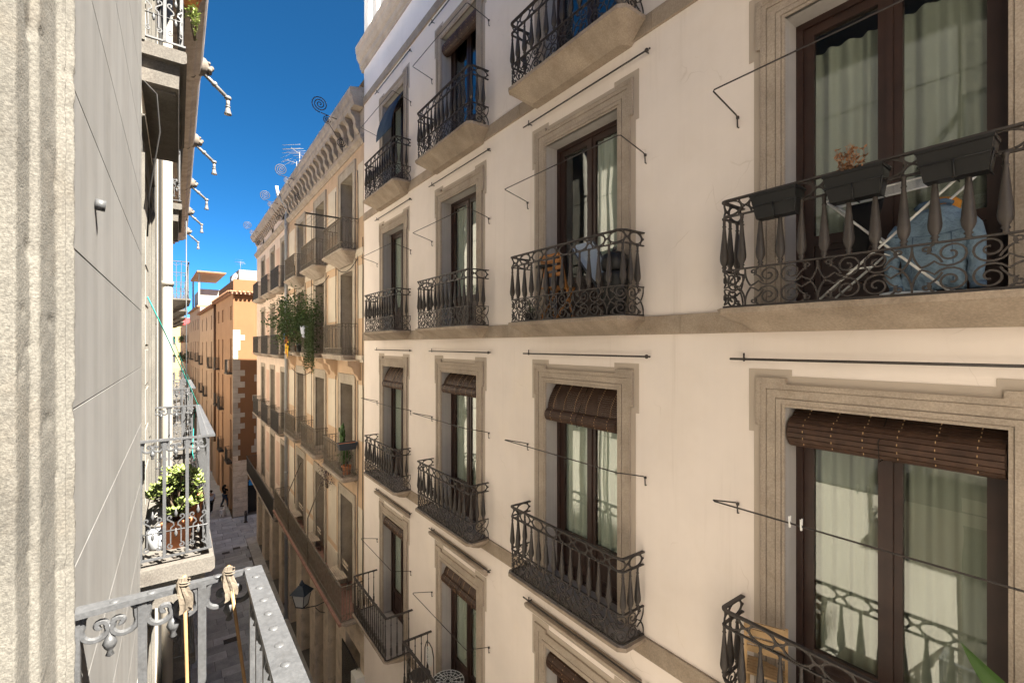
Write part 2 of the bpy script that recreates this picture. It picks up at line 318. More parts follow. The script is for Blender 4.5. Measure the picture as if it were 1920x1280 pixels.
    def lathe(s, prof, n=10, c=(0, 0, 0), smooth=True, sx=1, sy=1):
        """prof: list of (radius, z)"""
        vs = []; m = len(prof)
        for r, z in prof:
            for k in range(n):
                a = 2 * PI * k / n; vs.append((c[0] + math.cos(a) * r * sx, c[1] + math.sin(a) * r * sy, c[2] + z))
        fs = [(i * n + k, i * n + (k + 1) % n, (i + 1) * n + (k + 1) % n, (i + 1) * n + k) for i in range(m - 1) for k in range(n)]
        fs += [tuple(range(n - 1, -1, -1)), tuple((m - 1) * n + k for k in range(n))]
        return s.add(vs, fs, smooth)
    def ball(s, c, r, n=8, m=5, sx=1, sy=1, sz=1):
        pr = [(max(1e-4, r * math.sin(PI * i / m)), -r * sz * math.cos(PI * i / m)) for i in range(m + 1)]
        return s.lathe(pr, n, c, True, sx, sy)
    def leaf(s, base, d, up, ln, w, fold=0.25, curl=0.15):
        d = Vector(d).normalized(); sd = d.cross(Vector(up))
        if sd.length < 1e-3: sd = d.cross(Vector((1, 0, 0)))
        sd.normalize(); n = sd.cross(d).normalized(); b = Vector(base)
        p = [b, b + d * ln * .35 + sd * w / 2 + n * fold * w, b + d * ln * .75 + sd * w * .38 + n * (fold * w - curl * ln * .5),
             b + d * ln - n * curl * ln, b + d * ln * .75 - sd * w * .38 + n * (fold * w - curl * ln * .5), b + d * ln * .35 - sd * w / 2 + n * fold * w,
             b + d * ln * .45]
        return s.add(p, [(0, 1, 6), (1, 2, 6), (2, 3, 6), (3, 4, 6), (4, 5, 6), (5, 0, 6)])
    def mesh(s, name, mat):
        me = bpy.data.meshes.new(name); me.from_pydata(s.v, [], s.f); me.update()
        me.polygons.foreach_set('use_smooth', s.sm)
        if mat is not None: me.materials.append(M[mat] if isinstance(mat, str) else mat)
        me.validate(); return me
    def build(s, name, mat, parent=None, loc=(0, 0, 0), rz=0):
        return inst(name, s.mesh(name, mat), parent, loc, rz)
def inst(name, me, parent=None, loc=(0, 0, 0), rz=0, scale=None):
    o = bpy.data.objects.new(name, me); COL.objects.link(o)
    o.parent = parent; o.location = loc; o.rotation_euler = (0, 0, rz)
    if scale: o.scale = scale
    return o
def empty(name, parent=None, loc=(0, 0, 0), rz=0):
    return inst(name, None, parent, loc, rz)
def tag(o, label, cat=None, group=None, kind=None):
    if label: o['label'] = label
    if cat: o['category'] = cat
    if group: o['group'] = group
    if kind: o['kind'] = kind
    return o
def copy_tree(o, parent=None):
    c = o.copy(); COL.objects.link(c); c.parent = parent
    for ch in list(o.children): copy_tree(ch, c)
    return c
def smooth_shade(o):
    for p in o.data.polygons: p.use_smooth = True
def spiral(cx, cz, r0, r1, a0, a1, n=18):
    return [(cx + (r0 + (r1 - r0) * i / n) * math.cos(a0 + (a1 - a0) * i / n), cz + (r0 + (r1 - r0) * i / n) * math.sin(a0 + (a1 - a0) * i / n)) for i in range(n + 1)]
def arc(p, q, sag, n=8):
    """arc-like curve from p to q, bulging by sag to the left of p->q"""
    dx, dz = q[0] - p[0], q[1] - p[1]; L = math.hypot(dx, dz); nx, nz = -dz / L, dx / L
    return [(p[0] + dx * t + nx * sag * 4 * t * (1 - t), p[1] + dz * t + nz * sag * 4 * t * (1 - t)) for t in [i / n for i in range(n + 1)]]
def ell(cx, cz, a, b, n=20):
    return [(cx + a * math.cos(2 * PI * i / n), cz + b * math.sin(2 * PI * i / n)) for i in range(n)]
def upath(hw, p, rc=0.06):
    """plan path of a balcony rail: wall, out, along, back; returns length and map s -> (x, y)"""
    pts = [(-hw, 0.0)]
    for k in range(7):
        a = PI + PI / 2 * k / 6; pts.append((-hw + rc + rc * math.cos(a), -p + rc + rc * math.sin(a)))
    for k in range(7):
        a = 1.5 * PI + PI / 2 * k / 6; pts.append((hw - rc + rc * math.cos(a), -p + rc + rc * math.sin(a)))
    pts.append((hw, 0.0))
    L = [0.0]
    for i in range(1, len(pts)): L.append(L[-1] + math.hypot(pts[i][0] - pts[i - 1][0], pts[i][1] - pts[i - 1][1]))
    def at(s):
        s = min(max(s, 0), L[-1])
        for i in range(1, len(pts)):
            if s <= L[i] + 1e-9:
                t = (s - L[i - 1]) / max(1e-9, L[i] - L[i - 1])
                return (pts[i - 1][0] + (pts[i][0] - pts[i - 1][0]) * t, pts[i - 1][1] + (pts[i][1] - pts[i - 1][1]) * t)
        return pts[-1]
    return L[-1], at, pts
def wall_grid(mb, x0, x1, z0, z1, ops, depth, y=0.0):
    """wall front with rectangular openings and their reveals"""
    xs = sorted({x0, x1, *[o[0] for o in ops], *[o[1] for o in ops]}); zs = sorted({z0, z1, *[o[2] for o in ops], *[o[3] for o in ops]})
    xs = [x for x in xs if x0 <= x <= x1]; zs = [z for z in zs if z0 <= z <= z1]
    for i in range(len(xs) - 1):
        for j in range(len(zs) - 1):
            cx, cz = (xs[i] + xs[i + 1]) / 2, (zs[j] + zs[j + 1]) / 2
            if any(o[0] < cx < o[1] and o[2] < cz < o[3] for o in ops): continue
            mb.quad((xs[i], y, zs[j]), (xs[i + 1], y, zs[j]), (xs[i + 1], y, zs[j + 1]), (xs[i], y, zs[j + 1]))
    return mb
def reveals(mb, ops, depth, y=0.0, bottom=True):
    for a, b, c, d in ops:
        mb.quad((a, y, c), (a, y, d), (a, y + depth, d), (a, y + depth, c))
        mb.quad((b, y, d), (b, y, c), (b, y + depth, c), (b, y + depth, d))
        mb.quad((a, y, d), (b, y, d), (b, y + depth, d), (a, y + depth, d))
        if bottom: mb.quad((a, y, c), (a, y + depth, c), (b, y + depth, c), (b, y, c))
    return mb
def shell(mb, x0, x1, z0, z1, dp, y=0.0):
    mb.quad((x0, y, z0), (x0, y, z1), (x0, dp, z1), (x0, dp, z0))
    mb.quad((x1, y, z1), (x1, y, z0), (x1, dp, z0), (x1, dp, z1))
    mb.quad((x0, dp, z0), (x0, dp, z1), (x1, dp, z1), (x1, dp, z0))
    mb.quad((x0, y, z1), (x1, y, z1), (x1, dp, z1), (x0, dp, z1)); return mb

# ------------------------------------------------------------------ street
g = MB(); g.quad((-300, -300, 0), (300, -300, 0), (300, 500, 0), (-300, 500, 0))
street = g.build('street', 'ground', None, (0, 0, -H)); tag(street, 'grey stone paved street between the house rows', None, None, 'structure')
XR, XL = 4.2, -0.234
flag_me = {}
y = 12.4; nflag = 0
def flag_mesh(k):
    if k not in flag_me:
        b = MB(); c = 0.012
        b.add([(0, 0, 0), (1, 0, 0), (1, 1, 0), (0, 1, 0), (0, 0, .6), (1, 0, .6), (1, 1, .6), (0, 1, .6),
               (c, c, 1), (1 - c, c, 1), (1 - c, 1 - c, 1), (c, 1 - c, 1)],
              [(0, 1, 5, 4), (1, 2, 6, 5), (2, 3, 7, 6), (3, 0, 4, 7), (4, 5, 9, 8), (5, 6, 10, 9), (6, 7, 11, 10), (7, 4, 8, 11), (8, 9, 10, 11)])
        flag_me[k] = b.mesh('flagstone', 'flag')
    return flag_me[k]
while y < 46 and nflag < 296:
    dy = R.choice((0.55, 0.6, 0.7)); x = -0.25 + R.uniform(-0.3, 0)
    x1 = 3.62 if y < 34.2 else (6.4 if y < 39.3 else 3.25)
    while x < x1 - 0.15:
        dx = R.choice((0.75, 0.9, 1.05, 1.2)); dx = min(dx, x1 - x)
        o = inst('flagstone', flag_mesh(0), street, (x + .006, y + .006, 0.004), 0, (dx - .012, dy - .012, 0.03 + R.uniform(-.004, .004)))
        x += dx; nflag += 1
    y += dy
far = MB()
y = 46.0
while y < 110:
    far.box(-2.2, 3.2 - (y - 46) * .04, y + .01, y + .69, 0.004, 0.034 + R.uniform(-.004, .004)); y += 0.7
far.build('far_paving', 'flag', street)['kind'] = 'stuff'
kb = 11.0; nk = 0
kerb_me = MB().cbox(0, 1, 0, 1, 0, 1, 0.0).mesh('kerb_stone', 'kerb')
while kb < 34:
    o = inst('kerb_stone', kerb_me, street, (3.63, kb + .006, .004), 0, (0.55, 1.188, 0.075)); kb += 1.2
for (x, yy, w, l) in ((1.6, 23.2, .5, .35), (2.3, 18.2, .9, .9), (1.5, 15.5, .8, .6), (2.2, 33.2, .4, .3), (2.8, 33.6, .4, .3)):
    d = MB(); d.cbox(0, w, 0, l, 0, .01, 0)
    for k in range(6): d.box(w * (.1 + .14 * k), w * (.16 + .14 * k), l * .12, l * .88, .0105, .014)
    tag(d.build('drain_cover', 'iron_dark', street, (x, yy, .040)), None)

# ------------------------------------------------------------------ shared shapes
def u_poly(hi, zi, ho, zo, zb, e=0, et=0, ew=0, eh=0):
    r = [(ho, zb)]
    if e: r += [(ho, zo + et - eh), (ho + e, zo + et - eh), (ho + e, zo + et), (ho + e - ew, zo + et), (ho + e - ew, zo)]
    else: r += [(ho, zo)]
    return [(-hi, zb), (-hi, zi), (hi, zi), (hi, zb)] + r + [(-x, z) for x, z in reversed(r)]
def surround_mesh(hw, h):
    """eared, moulded stone window surround round an opening hw x h"""
    b = MB()
    def ring(o_, i_, y0, e=0.045, et=.055, ew=.33, eh=.50):
        b.prism(u_poly(hw + i_, h + i_, hw + o_, h + o_, 0, e, et, ew, eh), y0, 0.02)
    b.prism(u_poly(hw + .19, h + .19, hw + .195, h + .195, 0, .04, .05, .25, .42), -.036, .02)
    b.prism(u_poly(hw + .150, h + .150, hw + .19, h + .19, 0, .04, .05, .25, .42), -.030, .02)
    b.prism(u_poly(hw + .145, h + .145, hw + .150, h + .150, 0), -.012, .02)
    b.prism(u_poly(hw + .075, h + .075, hw + .145, h + .145, 0), -.022, .02)
    b.prism(u_poly(hw + .068, h + .068, hw + .075, h + .075, 0), -.010, .02)
    b.prism(u_poly(hw + .028, h + .028, hw + .068, h + .068, 0), -.026, .02)
    b.prism(u_poly(hw + .022, h + .022, hw + .028, h + .028, 0), -.012, .02)
    b.prism(u_poly(hw + .0, h + .0, hw + .022, h + .022, 0), -.018, .02)
    return b.mesh('surround', 'stone')
def band_mesh(hw, h):
    b = MB(); b.prism(u_poly(hw + .19, h + .19, hw + .262, h + .262, 0, .045, .055, .36, .56), -.006, .01)
    return b.mesh('painted_border', 'stone_paint')
def frame_mesh(hw, h, mat='wood', w=.055):
    b = MB(); b.prism(u_poly(hw - w, h - w, hw, h, 0), .20, .28); b.box(-hw + w, hw - w, .20, .28, 0, .04); return b.mesh('frame', mat)
def sash_mesh(w, h, panel, mat='wood', st=.075):
    """one casement leaf, origin at its lower left"""
    b = MB(); b.prism([(0, 0), (w, 0), (w, h), (0, h), (0, panel), (st, panel + .02), (st, h - st), (w - st, h - st), (w - st, panel + .02), (0, panel)][:0] or [(0, 0), (w, 0), (w, h), (0, h)], 0, .001) if False else None
    b.box(0, st, 0, .045, 0, h); b.box(w - st, w, 0, .045, 0, h); b.box(st, w - st, 0, .045, h - st, h)
    b.box(st, w - st, 0, .045, panel - .03, panel + .05); b.box(st, w - st, .002, .045, 0, .09); b.box(st, w - st, .018, .04, .09, panel - .03)
    b.cbox(st + .05, w - st - .05, .008, .02, .14, panel - .08, .008)
    return b.mesh('sash', mat)
def pane_mesh(w, h, panel, st=.075):
    b = MB(); b.box(st - .005, w - st + .005, 0, .005, panel + .045, h - st + .005); return b.mesh('pane', 'glass')
def curtain_mesh(w, h, seed, per=.13, amp=.026, mat='curtain'):
    r = random.Random(seed); b = MB(); n = int(w / .012); xs = []
    ph = r.uniform(0, 6)
    row = []
    for i in range(n + 1):
        x = w * i / n; ph += (2 * PI / per) * (w / n) * r.uniform(.5, 1.5)
        row.append((x, amp * math.sin(ph) + amp * .5 * math.sin(ph * .37)))
    b.add([(x, yy, z) for z in (0, h) for x, yy in row], [(i, i + 1, i + n + 2, i + n + 1) for i in range(n)], True)
    return b.mesh('curtain', mat)
def baluster_profile(h, k=1.0):
    return [(r * k, z * h) for r, z in ((.012, 0), (.012, .03), (.009, .045), (.016, .07), (.0105, .095), (.015, .12), (.0205, .155), (.0242, .20), (.0250, .25), (.0235, .31), (.0208, .40), (.0178, .50), (.0143, .62), (.0110, .74), (.0085, .82), (.0125, .84), (.0085, .86), (.0090, .95), (.013, .97), (.013, 1))]
BAL = MB().lathe(baluster_profile(.465, 1.45), 8).mesh('baluster', 'iron')
BAL_TALL = MB().lathe([(.014, 0), (.014, .03), (.010, .05), (.024, .09), (.024, .22), (.012, .26), (.018, .28), (.011, .32), (.014, .42), (.0105, .58), (.009, .70), (.016, .72), (.009, .745), (.009, .84), (.014, .86), (.014, .885)], 8).mesh('baluster', 'iron')
def draw(b, at, curves, r, n=4, off=0.0):
    for c, closed in curves:
        pts = []
        for s_, z in c:
            x, yy = at(s_); pts.append((x, yy + off, z))
        b.tube(pts, r, n, closed=closed, smooth=False)
def ornate_rail(hw, p):
    """ring frieze above, scroll panel below, turned balusters between: returns meshes and baluster spots"""
    L, at, pts = upath(hw, p)
    rails = MB()
    line = lambda z: [(x, yy, z) for x, yy in pts]
    rails.bar(line(.925), .040, .014); rails.bar(line(.785), .026, .012); rails.bar(line(.325), .026, .012); rails.bar(line(.015), .024, .014)
    for s_ in [L * k / 4 for k in range(5)]:
        x, yy = at(s_); rails.box(x - .01, x + .01, yy - .01, yy + .01, -.02, .015)
    fr = MB(); cur = []
    n = max(3, round(L / .262)); w = L / n
    for k in range(n):
        c = (k + .5) * w
        cur.append((ell(c, .855, w * .385, .061), True))
        for sg in (-1, 1):
            e = c + sg * w * .5
            if 0 < e < L or True:
                cur.append((arc((e - .0 * sg, .855), (e - sg * w * .20, .917), .012 * sg, 5), False))
                cur.append((arc((e - .0 * sg, .855), (e - sg * w * .20, .793), -.012 * sg, 5), False))
    draw(fr, at, cur, .0088)
    sc_ = MB(); cur = []
    n2 = max(2, round(L / .50)); w = L / n2; zc = .17; kx = w / .5
    for k in range(n2):
        c0 = k * w
        for base, sx in ((c0, 1), (c0 + w, -1)):
            for sz in (-1, 1):
                P_ = lambda q: [(base + sx * x * kx, zc + sz * z) for x, z in q]
                big = [(.042, .006), (.07, .018)] + spiral(.172, .082, .082, .012, rad(-150), rad(-150 + 610), 26)
                cur.append((P_(big), False))
                cur.append((P_(spiral(.062, .118, .006, .026, rad(-60), rad(-60 - 380), 12) + [(.082, .096), (.105, .078), (.124, .052), (.135, .03)]), False))
                cur.append((P_(arc((0, .148), (.042, .006), -.013, 6)), False))
                cur.append((P_(arc((.10, .148), (.072, .10), -.008, 4)), False))
    draw(sc_, at, cur, .0078)
    spots = []
    nb = 14
    for k in range(nb): spots.append(at(p + (L - 2 * p) * (k + .0) / (nb - 1)) if 0 < k < nb - 1 else at(p - .03 + (0 if k == 0 else L - 2 * p + .06)))
    for k in (1, 2):
        spots.append(at(p * k / 3.0 - .02)); spots.append(at(L - p * k / 3.0 + .02))
    return rails.mesh('rails', 'iron'), fr.mesh('ring_frieze', 'iron'), sc_.mesh('scroll_panel', 'iron'), spots
def slab_mesh(hw, p, t, hb, pb, mat, name='slab'):
    """balcony slab, wider above than below"""
    b = MB(); c = .07
    def ringp(h_, q, z): return [(-h_, .02, z), (-h_, -q + c, z), (-h_ + c, -q, z), (h_ - c, -q, z), (h_, -q + c, z), (h_, .02, z)]
    rows = [ringp(hw, p, 0), ringp(hw, p, -.045), ringp(hw - .012, p - .012, -.05), ringp((hw * .35 + hb * .65), (p * .35 + pb * .65), -t * .7), ringp(hb, pb, -t)]
    vs = [v for r_ in rows for v in r_]; n = 6
    fs = [(i * n + k, (i + 1) * n + k, (i + 1) * n + k + 1, i * n + k + 1) for i in range(len(rows) - 1) for k in range(n - 1)]
    fs += [tuple(range(n)), tuple((len(rows) - 1) * n + k for k in range(n - 1, -1, -1))]
    b.add(vs, fs); return b.mesh(name, mat)
def bent_rod(hw, q, rise, mat='iron'):
    """fixed clothes rail: one rod bent out of the wall, across, and back"""
    b = MB()
    b.tube([(-hw, .0, 0), (-hw, -.02, 0), (-hw, -.025, .09), (-hw, -.05, .105), (-hw, -q + .02, rise), (-hw + .02, -q, rise), (hw - .02, -q, rise), (hw, -q + .02, rise), (hw, -.05, .105), (hw, -.025, .09), (hw, -.02, 0), (hw, 0, 0)], .0065, 6, smooth=False)
    for s_ in (-1, 1): b.box(s_ * hw - .010, s_ * hw + .010, -.03, -.008, .075, .10)
    return b.mesh('clothes_rail', mat)
def awning_rod(hw):
    b = MB(); b.tube([(-hw, -.06, 0), (hw, -.06, 0)], .0105, 6)
    b.ball((hw, -.06, 0), .024, 8, 5); b.ball((hw + .04, -.06, 0), .012, 6, 4); b.tube([(-hw + .13, -.06, -.02), (-hw + .13, -.06, .055)], .008, 5); b.ball((-hw + .13, -.06, -.0), .017, 6, 4)
    for x in (-hw + .13, hw - .02): b.tube([(x, 0, 0), (x, -.06, 0)], .008, 5)
    return b.mesh('awning_rod', 'iron')
def sill_wall(b, x0, x1, z0, z1, ops): wall_grid(b, x0, x1, z0, z1, ops, 0)

# ------------------------------------------------------------------ cream apartment building (right, near)
A = empty('apartment_building', None, (XR, 12.85, 0), -PI / 2)
tag(A, 'tall cream plastered apartment building with stone window surrounds and black iron balconies', 'building')
A_COL = [2.15, 5.33, 8.50, 11.66, 14.83]
A_ROW = [(3.62, 5.98), (.31, 2.78), (-3.22, -.53), (-6.75, -4.23)]      # balcony floor, opening top
HWA = .655
ops = [(c - HWA, c + HWA, a, b) for c in A_COL for a, b in A_ROW]
gops = [(c - .8, c + .8, -H, -8.6) for c in A_COL]
w = MB(); wall_grid(w, 0, 18.5, -H, 7.62, ops + gops, 0); shell(w, 0, 18.5, -H, 8.2, 11)
w.build('wall', 'plaster', A)
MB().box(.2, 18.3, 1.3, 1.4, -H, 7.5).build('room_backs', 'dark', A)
for c in A_COL:
    d_ = empty('shop_door', A, (c, 0, -H)); MB().box(-.8, .8, .40, .46, 0, H - 8.6).build('leaf', 'wood_old', d_); reveals(MB(), [(-.8, .8, 0, H - 8.6)], .5, 0, False).build('reveal', 'reveal', d_)
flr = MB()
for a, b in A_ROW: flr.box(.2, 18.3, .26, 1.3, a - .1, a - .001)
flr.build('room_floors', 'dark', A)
corn = MB().extrude_x([(.05, 7.6), (-.02, 7.6), (-.03, 7.66), (-.07, 7.70), (-.08, 7.82), (-.12, 7.86), (-.16, 7.95), (-.165, 8.05), (-.185, 8.08), (-.19, 8.16), (-.195, 8.24), (.05, 8.27)], -.16, 18.5)
corn.build('cornice', 'stone', A)
par = MB(); par.box(.0, 18.5, .0, .2, 8.272, 8.55); par.box(.0, 1.6, -.03, .25, 10.2, 10.32)
for k in range(3):
    x = .02 + k * .62; par.box(x, x + .3, .0, .2, 8.55, 10.2)
par.build('parapet', 'white', A)
def string_course(parent, x0, x1, z, h, y0, breaks, mat='stone_block', seed=1):
    r = random.Random(seed); e = empty('string_course', parent, (0, 0, z)); x = x0
    while x < x1 - .05:
        ln = min(r.choice((.75, .95, 1.2, .6)), x1 - x)
        if not any(a - .02 < x and x + ln < b + .02 for a, b in breaks):
            MB().cbox(x + .001, x + ln - .002, -y0 - r.uniform(0, .002), .02, 0, h, .004).build('stone_block', mat, e)
        x += ln
    return e
for zt, h in ((3.62, .2), (.31, .2), (-3.22, .22)):
    string_course(A, 0.003, 18.4, zt - h, h, .028, [], seed=int(zt * 10))
MB().box(0.002, 18.49, -.03, .02, 6.63, 6.83).build('frieze_band', 'stone_block', A)
MB().box(0.002, 18.49, -.03, .02, -7.1, -6.9).build('plinth_band', 'stone_block', A)
rails, frieze, scroll, spots = ornate_rail(1.02, .36)
slabA = slab_mesh(1.07, .41, .2, .86, .16, 'stone_block')
slabA4 = slab_mesh(1.07, .41, .23, .86, .14, 'stone_block')
slab1 = slab_mesh(1.16, .64, .22, 1.0, .3, 'stone_block')
tileA = MB().box(-1.03, 1.03, -.37, .2, .001, .006).mesh('floor_tiles', 'floor_tile'); tile1 = MB().box(-1.12, 1.12, -.6, .2, .001, .006).mesh('floor_tiles', 'floor_tile')
L1_, at1, pts1 = upath(1.12, .6, .05)
r1 = MB(); r1.bar([(x, yy, .915) for x, yy in pts1], .05, .02); r1.bar([(x, yy, .02) for x, yy in pts1], .028, .014); rails1 = r1.mesh('rails', 'iron')
spots1 = [at1(.02 + (L1_ - .04) * (k + .5) / 25) for k in range(25)]
rodA = bent_rod(1.06, .44, .20); awA = awning_rod(1.11)
hood = MB().extrude_x([(.02, 0), (-.05, 0), (-.06, .03), (-.11, .05), (-.13, .09), (-.13, .12), (.02, .12)], -1.0, 1.0).mesh('hood_mould', 'stone')
SM = {}
for zi, (z0, z1) in enumerate(A_ROW):
    h = z1 - z0; pn = .52
    SM[zi] = dict(rev=reveals(MB(), [(-HWA, HWA, 0, h)], .215).mesh('reveal', 'reveal'), sur=surround_mesh(HWA, h), band=band_mesh(HWA, h), fr=frame_mesh(HWA, h), sash=sash_mesh(HWA - .057, h - .10, pn), pane=pane_mesh(HWA - .057, h - .10, pn),
                  cur=[curtain_mesh(HWA - .1, h - .55, 10 * zi + k) for k in range(3)], curw=[curtain_mesh(HWA - .1, h - .42, 10 * zi + k + 5, .13, .02, 'curtain_lifted') for k in range(3)])
A_WIN = {}
for ci, cx in enumerate(A_COL):
    for zi, (z0, z1) in enumerate(A_ROW):
        s_ = SM[zi]; W_ = empty('window', A, (cx, 0, z0)); A_WIN[ci, zi] = W_; h = z1 - z0
        inst('reveal', s_['rev'], W_); inst('surround', s_['sur'], W_); inst('painted_border', s_['band'], W_); inst('frame', s_['fr'], W_)
        sw = HWA - .057
        for k, x in enumerate((-sw, .002)):
            inst('sash', s_['sash'], W_, (x, .222, .045)); inst('pane', s_['pane'], W_, (x, .242, .045))
        MB().box(-.022, .022, .208, .222, .05, h - .06).build('astragal', 'wood', W_)
        bare = (ci, zi) in ((2, 0), (1, 0))
        if not bare:
            for k, x in enumerate((-HWA + .06, .02)):
                if (ci, zi) == (2, 1) and k == 0: continue
                inst('curtain', s_['cur' if ci == 3 else 'curw'][(ci + k + zi) % 3], W_, (x, .34 if ci == 3 else .287, .30))
        B_ = empty('balcony', A, (cx, 0, z0))
        if zi < 3:
            inst('slab', slabA4 if zi == 0 else slabA, B_); inst('floor_tiles', tileA, B_)
            inst('rails', rails, B_); inst('ring_frieze', frieze, B_); inst('scroll_panel', scroll, B_)
            for (x, yy) in spots: inst('baluster', BAL, B_, (x, yy, .325))
        else:
            inst('slab', slab1, B_); inst('floor_tiles', tile1, B_); inst('rails', rails1, B_)
            for (x, yy) in spots1: inst('baluster', BAL_TALL, B_, (x, yy, .025))
        if zi in (2, 3) and ci < 4: inst('hood_mould', hood, A, (cx, 0, z1 + .38 if zi == 3 else z1 + 10)) if zi == 3 else None
        inst('clothes_rail', rodA, A, (cx, 0, {0: 5.28, 1: 2.0, 2: -1.55, 3: -5.1}[zi]))
        inst('awning_rod', awA, A, (cx, 0, {0: 6.47, 1: 3.2, 2: -.13, 3: -3.72}[zi]))

# ------------------------------------------------------------------ generic old town facade pieces (ochre and rose buildings)
def bar_rail(hw, p, h, mat, step=.085, style=0):
    """wrought bar railing with a looped top band and a ring band near the floor"""
    L, at, pts = upath(hw, p, .02); b = MB(); line = lambda z: [(x, yy, z) for x, yy in pts]
    b.bar(line(h), .04, .018); b.bar(line(.03), .025, .014); n = int(L / step)
    z_lo = .22 if style == 0 else .03
    if style == 0: b.bar(line(.2), .02, .01)
    for k in range(n + 1):
        x, yy = at(L * k / n); b.box(x - .0065, x + .0065, yy - .0065, yy + .0065, .03, h)
    cur = []
    for k in range(n // 2 + 1):
        s0 = L * 2 * k / n
        if s0 + 2 * L / n <= L + 1e-6:
            cur.append((arc((s0, h - .12), (s0 + 2 * L / n, h - .12), .055, 5), False))
            if style == 0: cur.append((ell(s0 + L / n, .115, L / n * .8, .07, 8), True))
    draw(b, at, cur, .007, 4)
    return b.mesh('railing', mat)
def door_mesh(hw, h, mat='wood_old'):
    b = MB(); b.box(-hw, -hw + .07, 0, .06, 0, h); b.box(hw - .07, hw, 0, .06, 0, h); b.box(-hw + .07, hw - .07, 0, .06, h - .09, h)
    b.box(-.06, .06, -.005, .055, 0, h - .09); b.box(-hw + .07, -.06, .002, .05, 0, .55); b.box(.06, hw - .07, .002, .05, 0, .55)
    return b.mesh('frame', mat)
def doorpane_mesh(hw, h):
    b = MB(); b.box(-hw + .06, hw - .06, .025, .03, .54, h - .08); return b.mesh('pane', 'glass')
def stone_frame(hw, h, wd, out, mat='grey_stone'):
    b = MB(); b.prism(u_poly(hw, h, hw + wd * .8, h + wd, 0), -out, .02); b.prism(u_poly(hw + wd * .8, h + wd, hw + wd, h + wd * 1.18, 0), -out - .015, .02); return b.mesh('surround', mat)
def corbel_mesh(w, h, d):
    b = MB(); pr = [(.05, 0), (.05, h), (-d, h), (-d * .98, h * .86), (-d * .8, h * .76), (-d * .62, h * .66), (-d * .5, h * .5), (-d * .52, h * .35), (-d * .42, h * .2), (-d * .2, h * .08), (-d * .1, 0)]
    b.extrude_x(pr, -w / 2, w / 2); return b.mesh('corbel', 'cornice_stone')
def iron_spiral_bracket(ln=.5):
    """bar jutting from a cornice with a big spiral at its tip and a scrolled stay below"""
    b = MB(); b.tube([(0, .3, 0), (0, -ln, .12)], .014, 5)
    def sp(cy, cz, r, a0, turns, rr):
        b.tube([(0, cy + (r * (1 - t)) * math.cos(a0 + 2 * PI * turns * t), cz + (r * (1 - t)) * math.sin(a0 + 2 * PI * turns * t)) for t in [i / 40 * .93 for i in range(41)]], rr, 5)
    sp(-ln - .02, .12 + .24, .24, -PI / 2, -3.2, .015)
    sp(-ln * .62, -.05, .12, PI / 2, 2.6, .013); sp(.08, -.62, .15, PI / 2, -2.8, .014)
    b.tube([(0, -ln * .72, .0), (0, -ln * .45, -.2), (0, -.05, -.45), (0, .2, -.55)], .010, 5)
    return b.mesh('scroll_bracket', 'iron')
BRK = iron_spiral_bracket()

for o in sc.objects:
    if o.name.split('.')[0] in ('ring_frieze', 'scroll_panel'): o['kind'] = 'stuff'
# ------------------------------------------------------------------ ochre building
Bq = empty('ochre_building', None, (XR + .02, 23.8, 0), -PI / 2)
tag(Bq, 'weathered ochre and cream plastered building with corbelled cornice and grey iron balconies', 'building')
B_COL = [2.75, 6.0, 9.3]; B_ROW = [(2.72, 5.1), (-.30, 2.2), (-3.78, -1.2), (-7.6, -4.7)]; HWB = .62
bops = [(c - HWB, c + HWB, a, b) for c in B_COL for a, b in B_ROW]
bg_ops = [(.5, 1.9, -H, -9.0), (2.9, 4.4, -H, -8.9), (5.3, 6.5, -H, -8.9), (7.2, 8.1, -H, -8.8), (9.2, 10.6, -H + 1.0, -8.8)]
w = MB(); wall_grid(w, 0, 10.93, -H, 7.0, bops, 0); shell(w, 0, 10.93, -H, 7.4, 10)
w = MB(); wall_grid(w, 0, 10.93, -7.9, 7.0, bops, 0); shell(w, 0, 10.93, -H, 7.4, 10); w.build('wall', 'ochre', Bq)
gw = MB(); wall_grid(gw, 0, 10.93, -H, -7.9, bg_ops, 0, -.0); reveals(gw, bg_ops, .45, 0, False); gw.build('ground_floor_wall', 'ashlar', Bq)
MB().box(.1, 10.8, .46, .52, -H, -7.9).build('shutters', 'wood_old', Bq)
MB().box(.1, 10.8, 1.5, 1.6, -7.8, 7).build('room_backs', 'dark', Bq)
fl = MB()
for a, b in B_ROW: fl.box(.1, 10.8, .43, 1.5, a - .1, a - .002)
fl.build('room_floors', 'dark', Bq)
# ashlar courses of the piers
xs = [0.0] + [v for o in bg_ops for v in o[:2]] + [10.93]
for i in range(0, len(xs), 2):
    z = -H
    while z < -8.0:
        hh = min(.52, -7.95 - z)
        if xs[i + 1] - xs[i] > .1: MB().cbox(xs[i] + .004, xs[i + 1] - .004, -.022, .01, z + .004, z + hh - .006, .008).build('ashlar_block', 'ashlar', Bq)
        z += .52
crb = corbel_mesh(.20, .58, .27)
MB().extrude_x([(.02, 5.62), (-.04, 5.62), (-.06, 5.68), (-.12, 5.74), (-.14, 5.82), (.02, 5.86)], .002, 10.925).build('frieze_moulding', 'cornice_stone', Bq)
MB().extrude_x([(.05, 6.60), (-.29, 6.60), (-.30, 6.67), (-.33, 6.72), (-.34, 6.82), (-.37, 6.87), (-.395, 6.94), (-.40, 7.06), (.05, 7.16)], .002, 10.925).build('cornice', 'cornice_stone', Bq)
MB().box(.003, 10.92, -.02, .02, 5.862, 6.598).build('frieze', 'cornice_stone', Bq)
for k in range(19):
    if k % 7 != 5 or True: inst('corbel', crb, Bq, (.42 + k * .56, -.02, 6.015))
for x in (9.4, 3.1): inst('scroll_bracket', BRK, Bq, (x, -.30, 6.72))
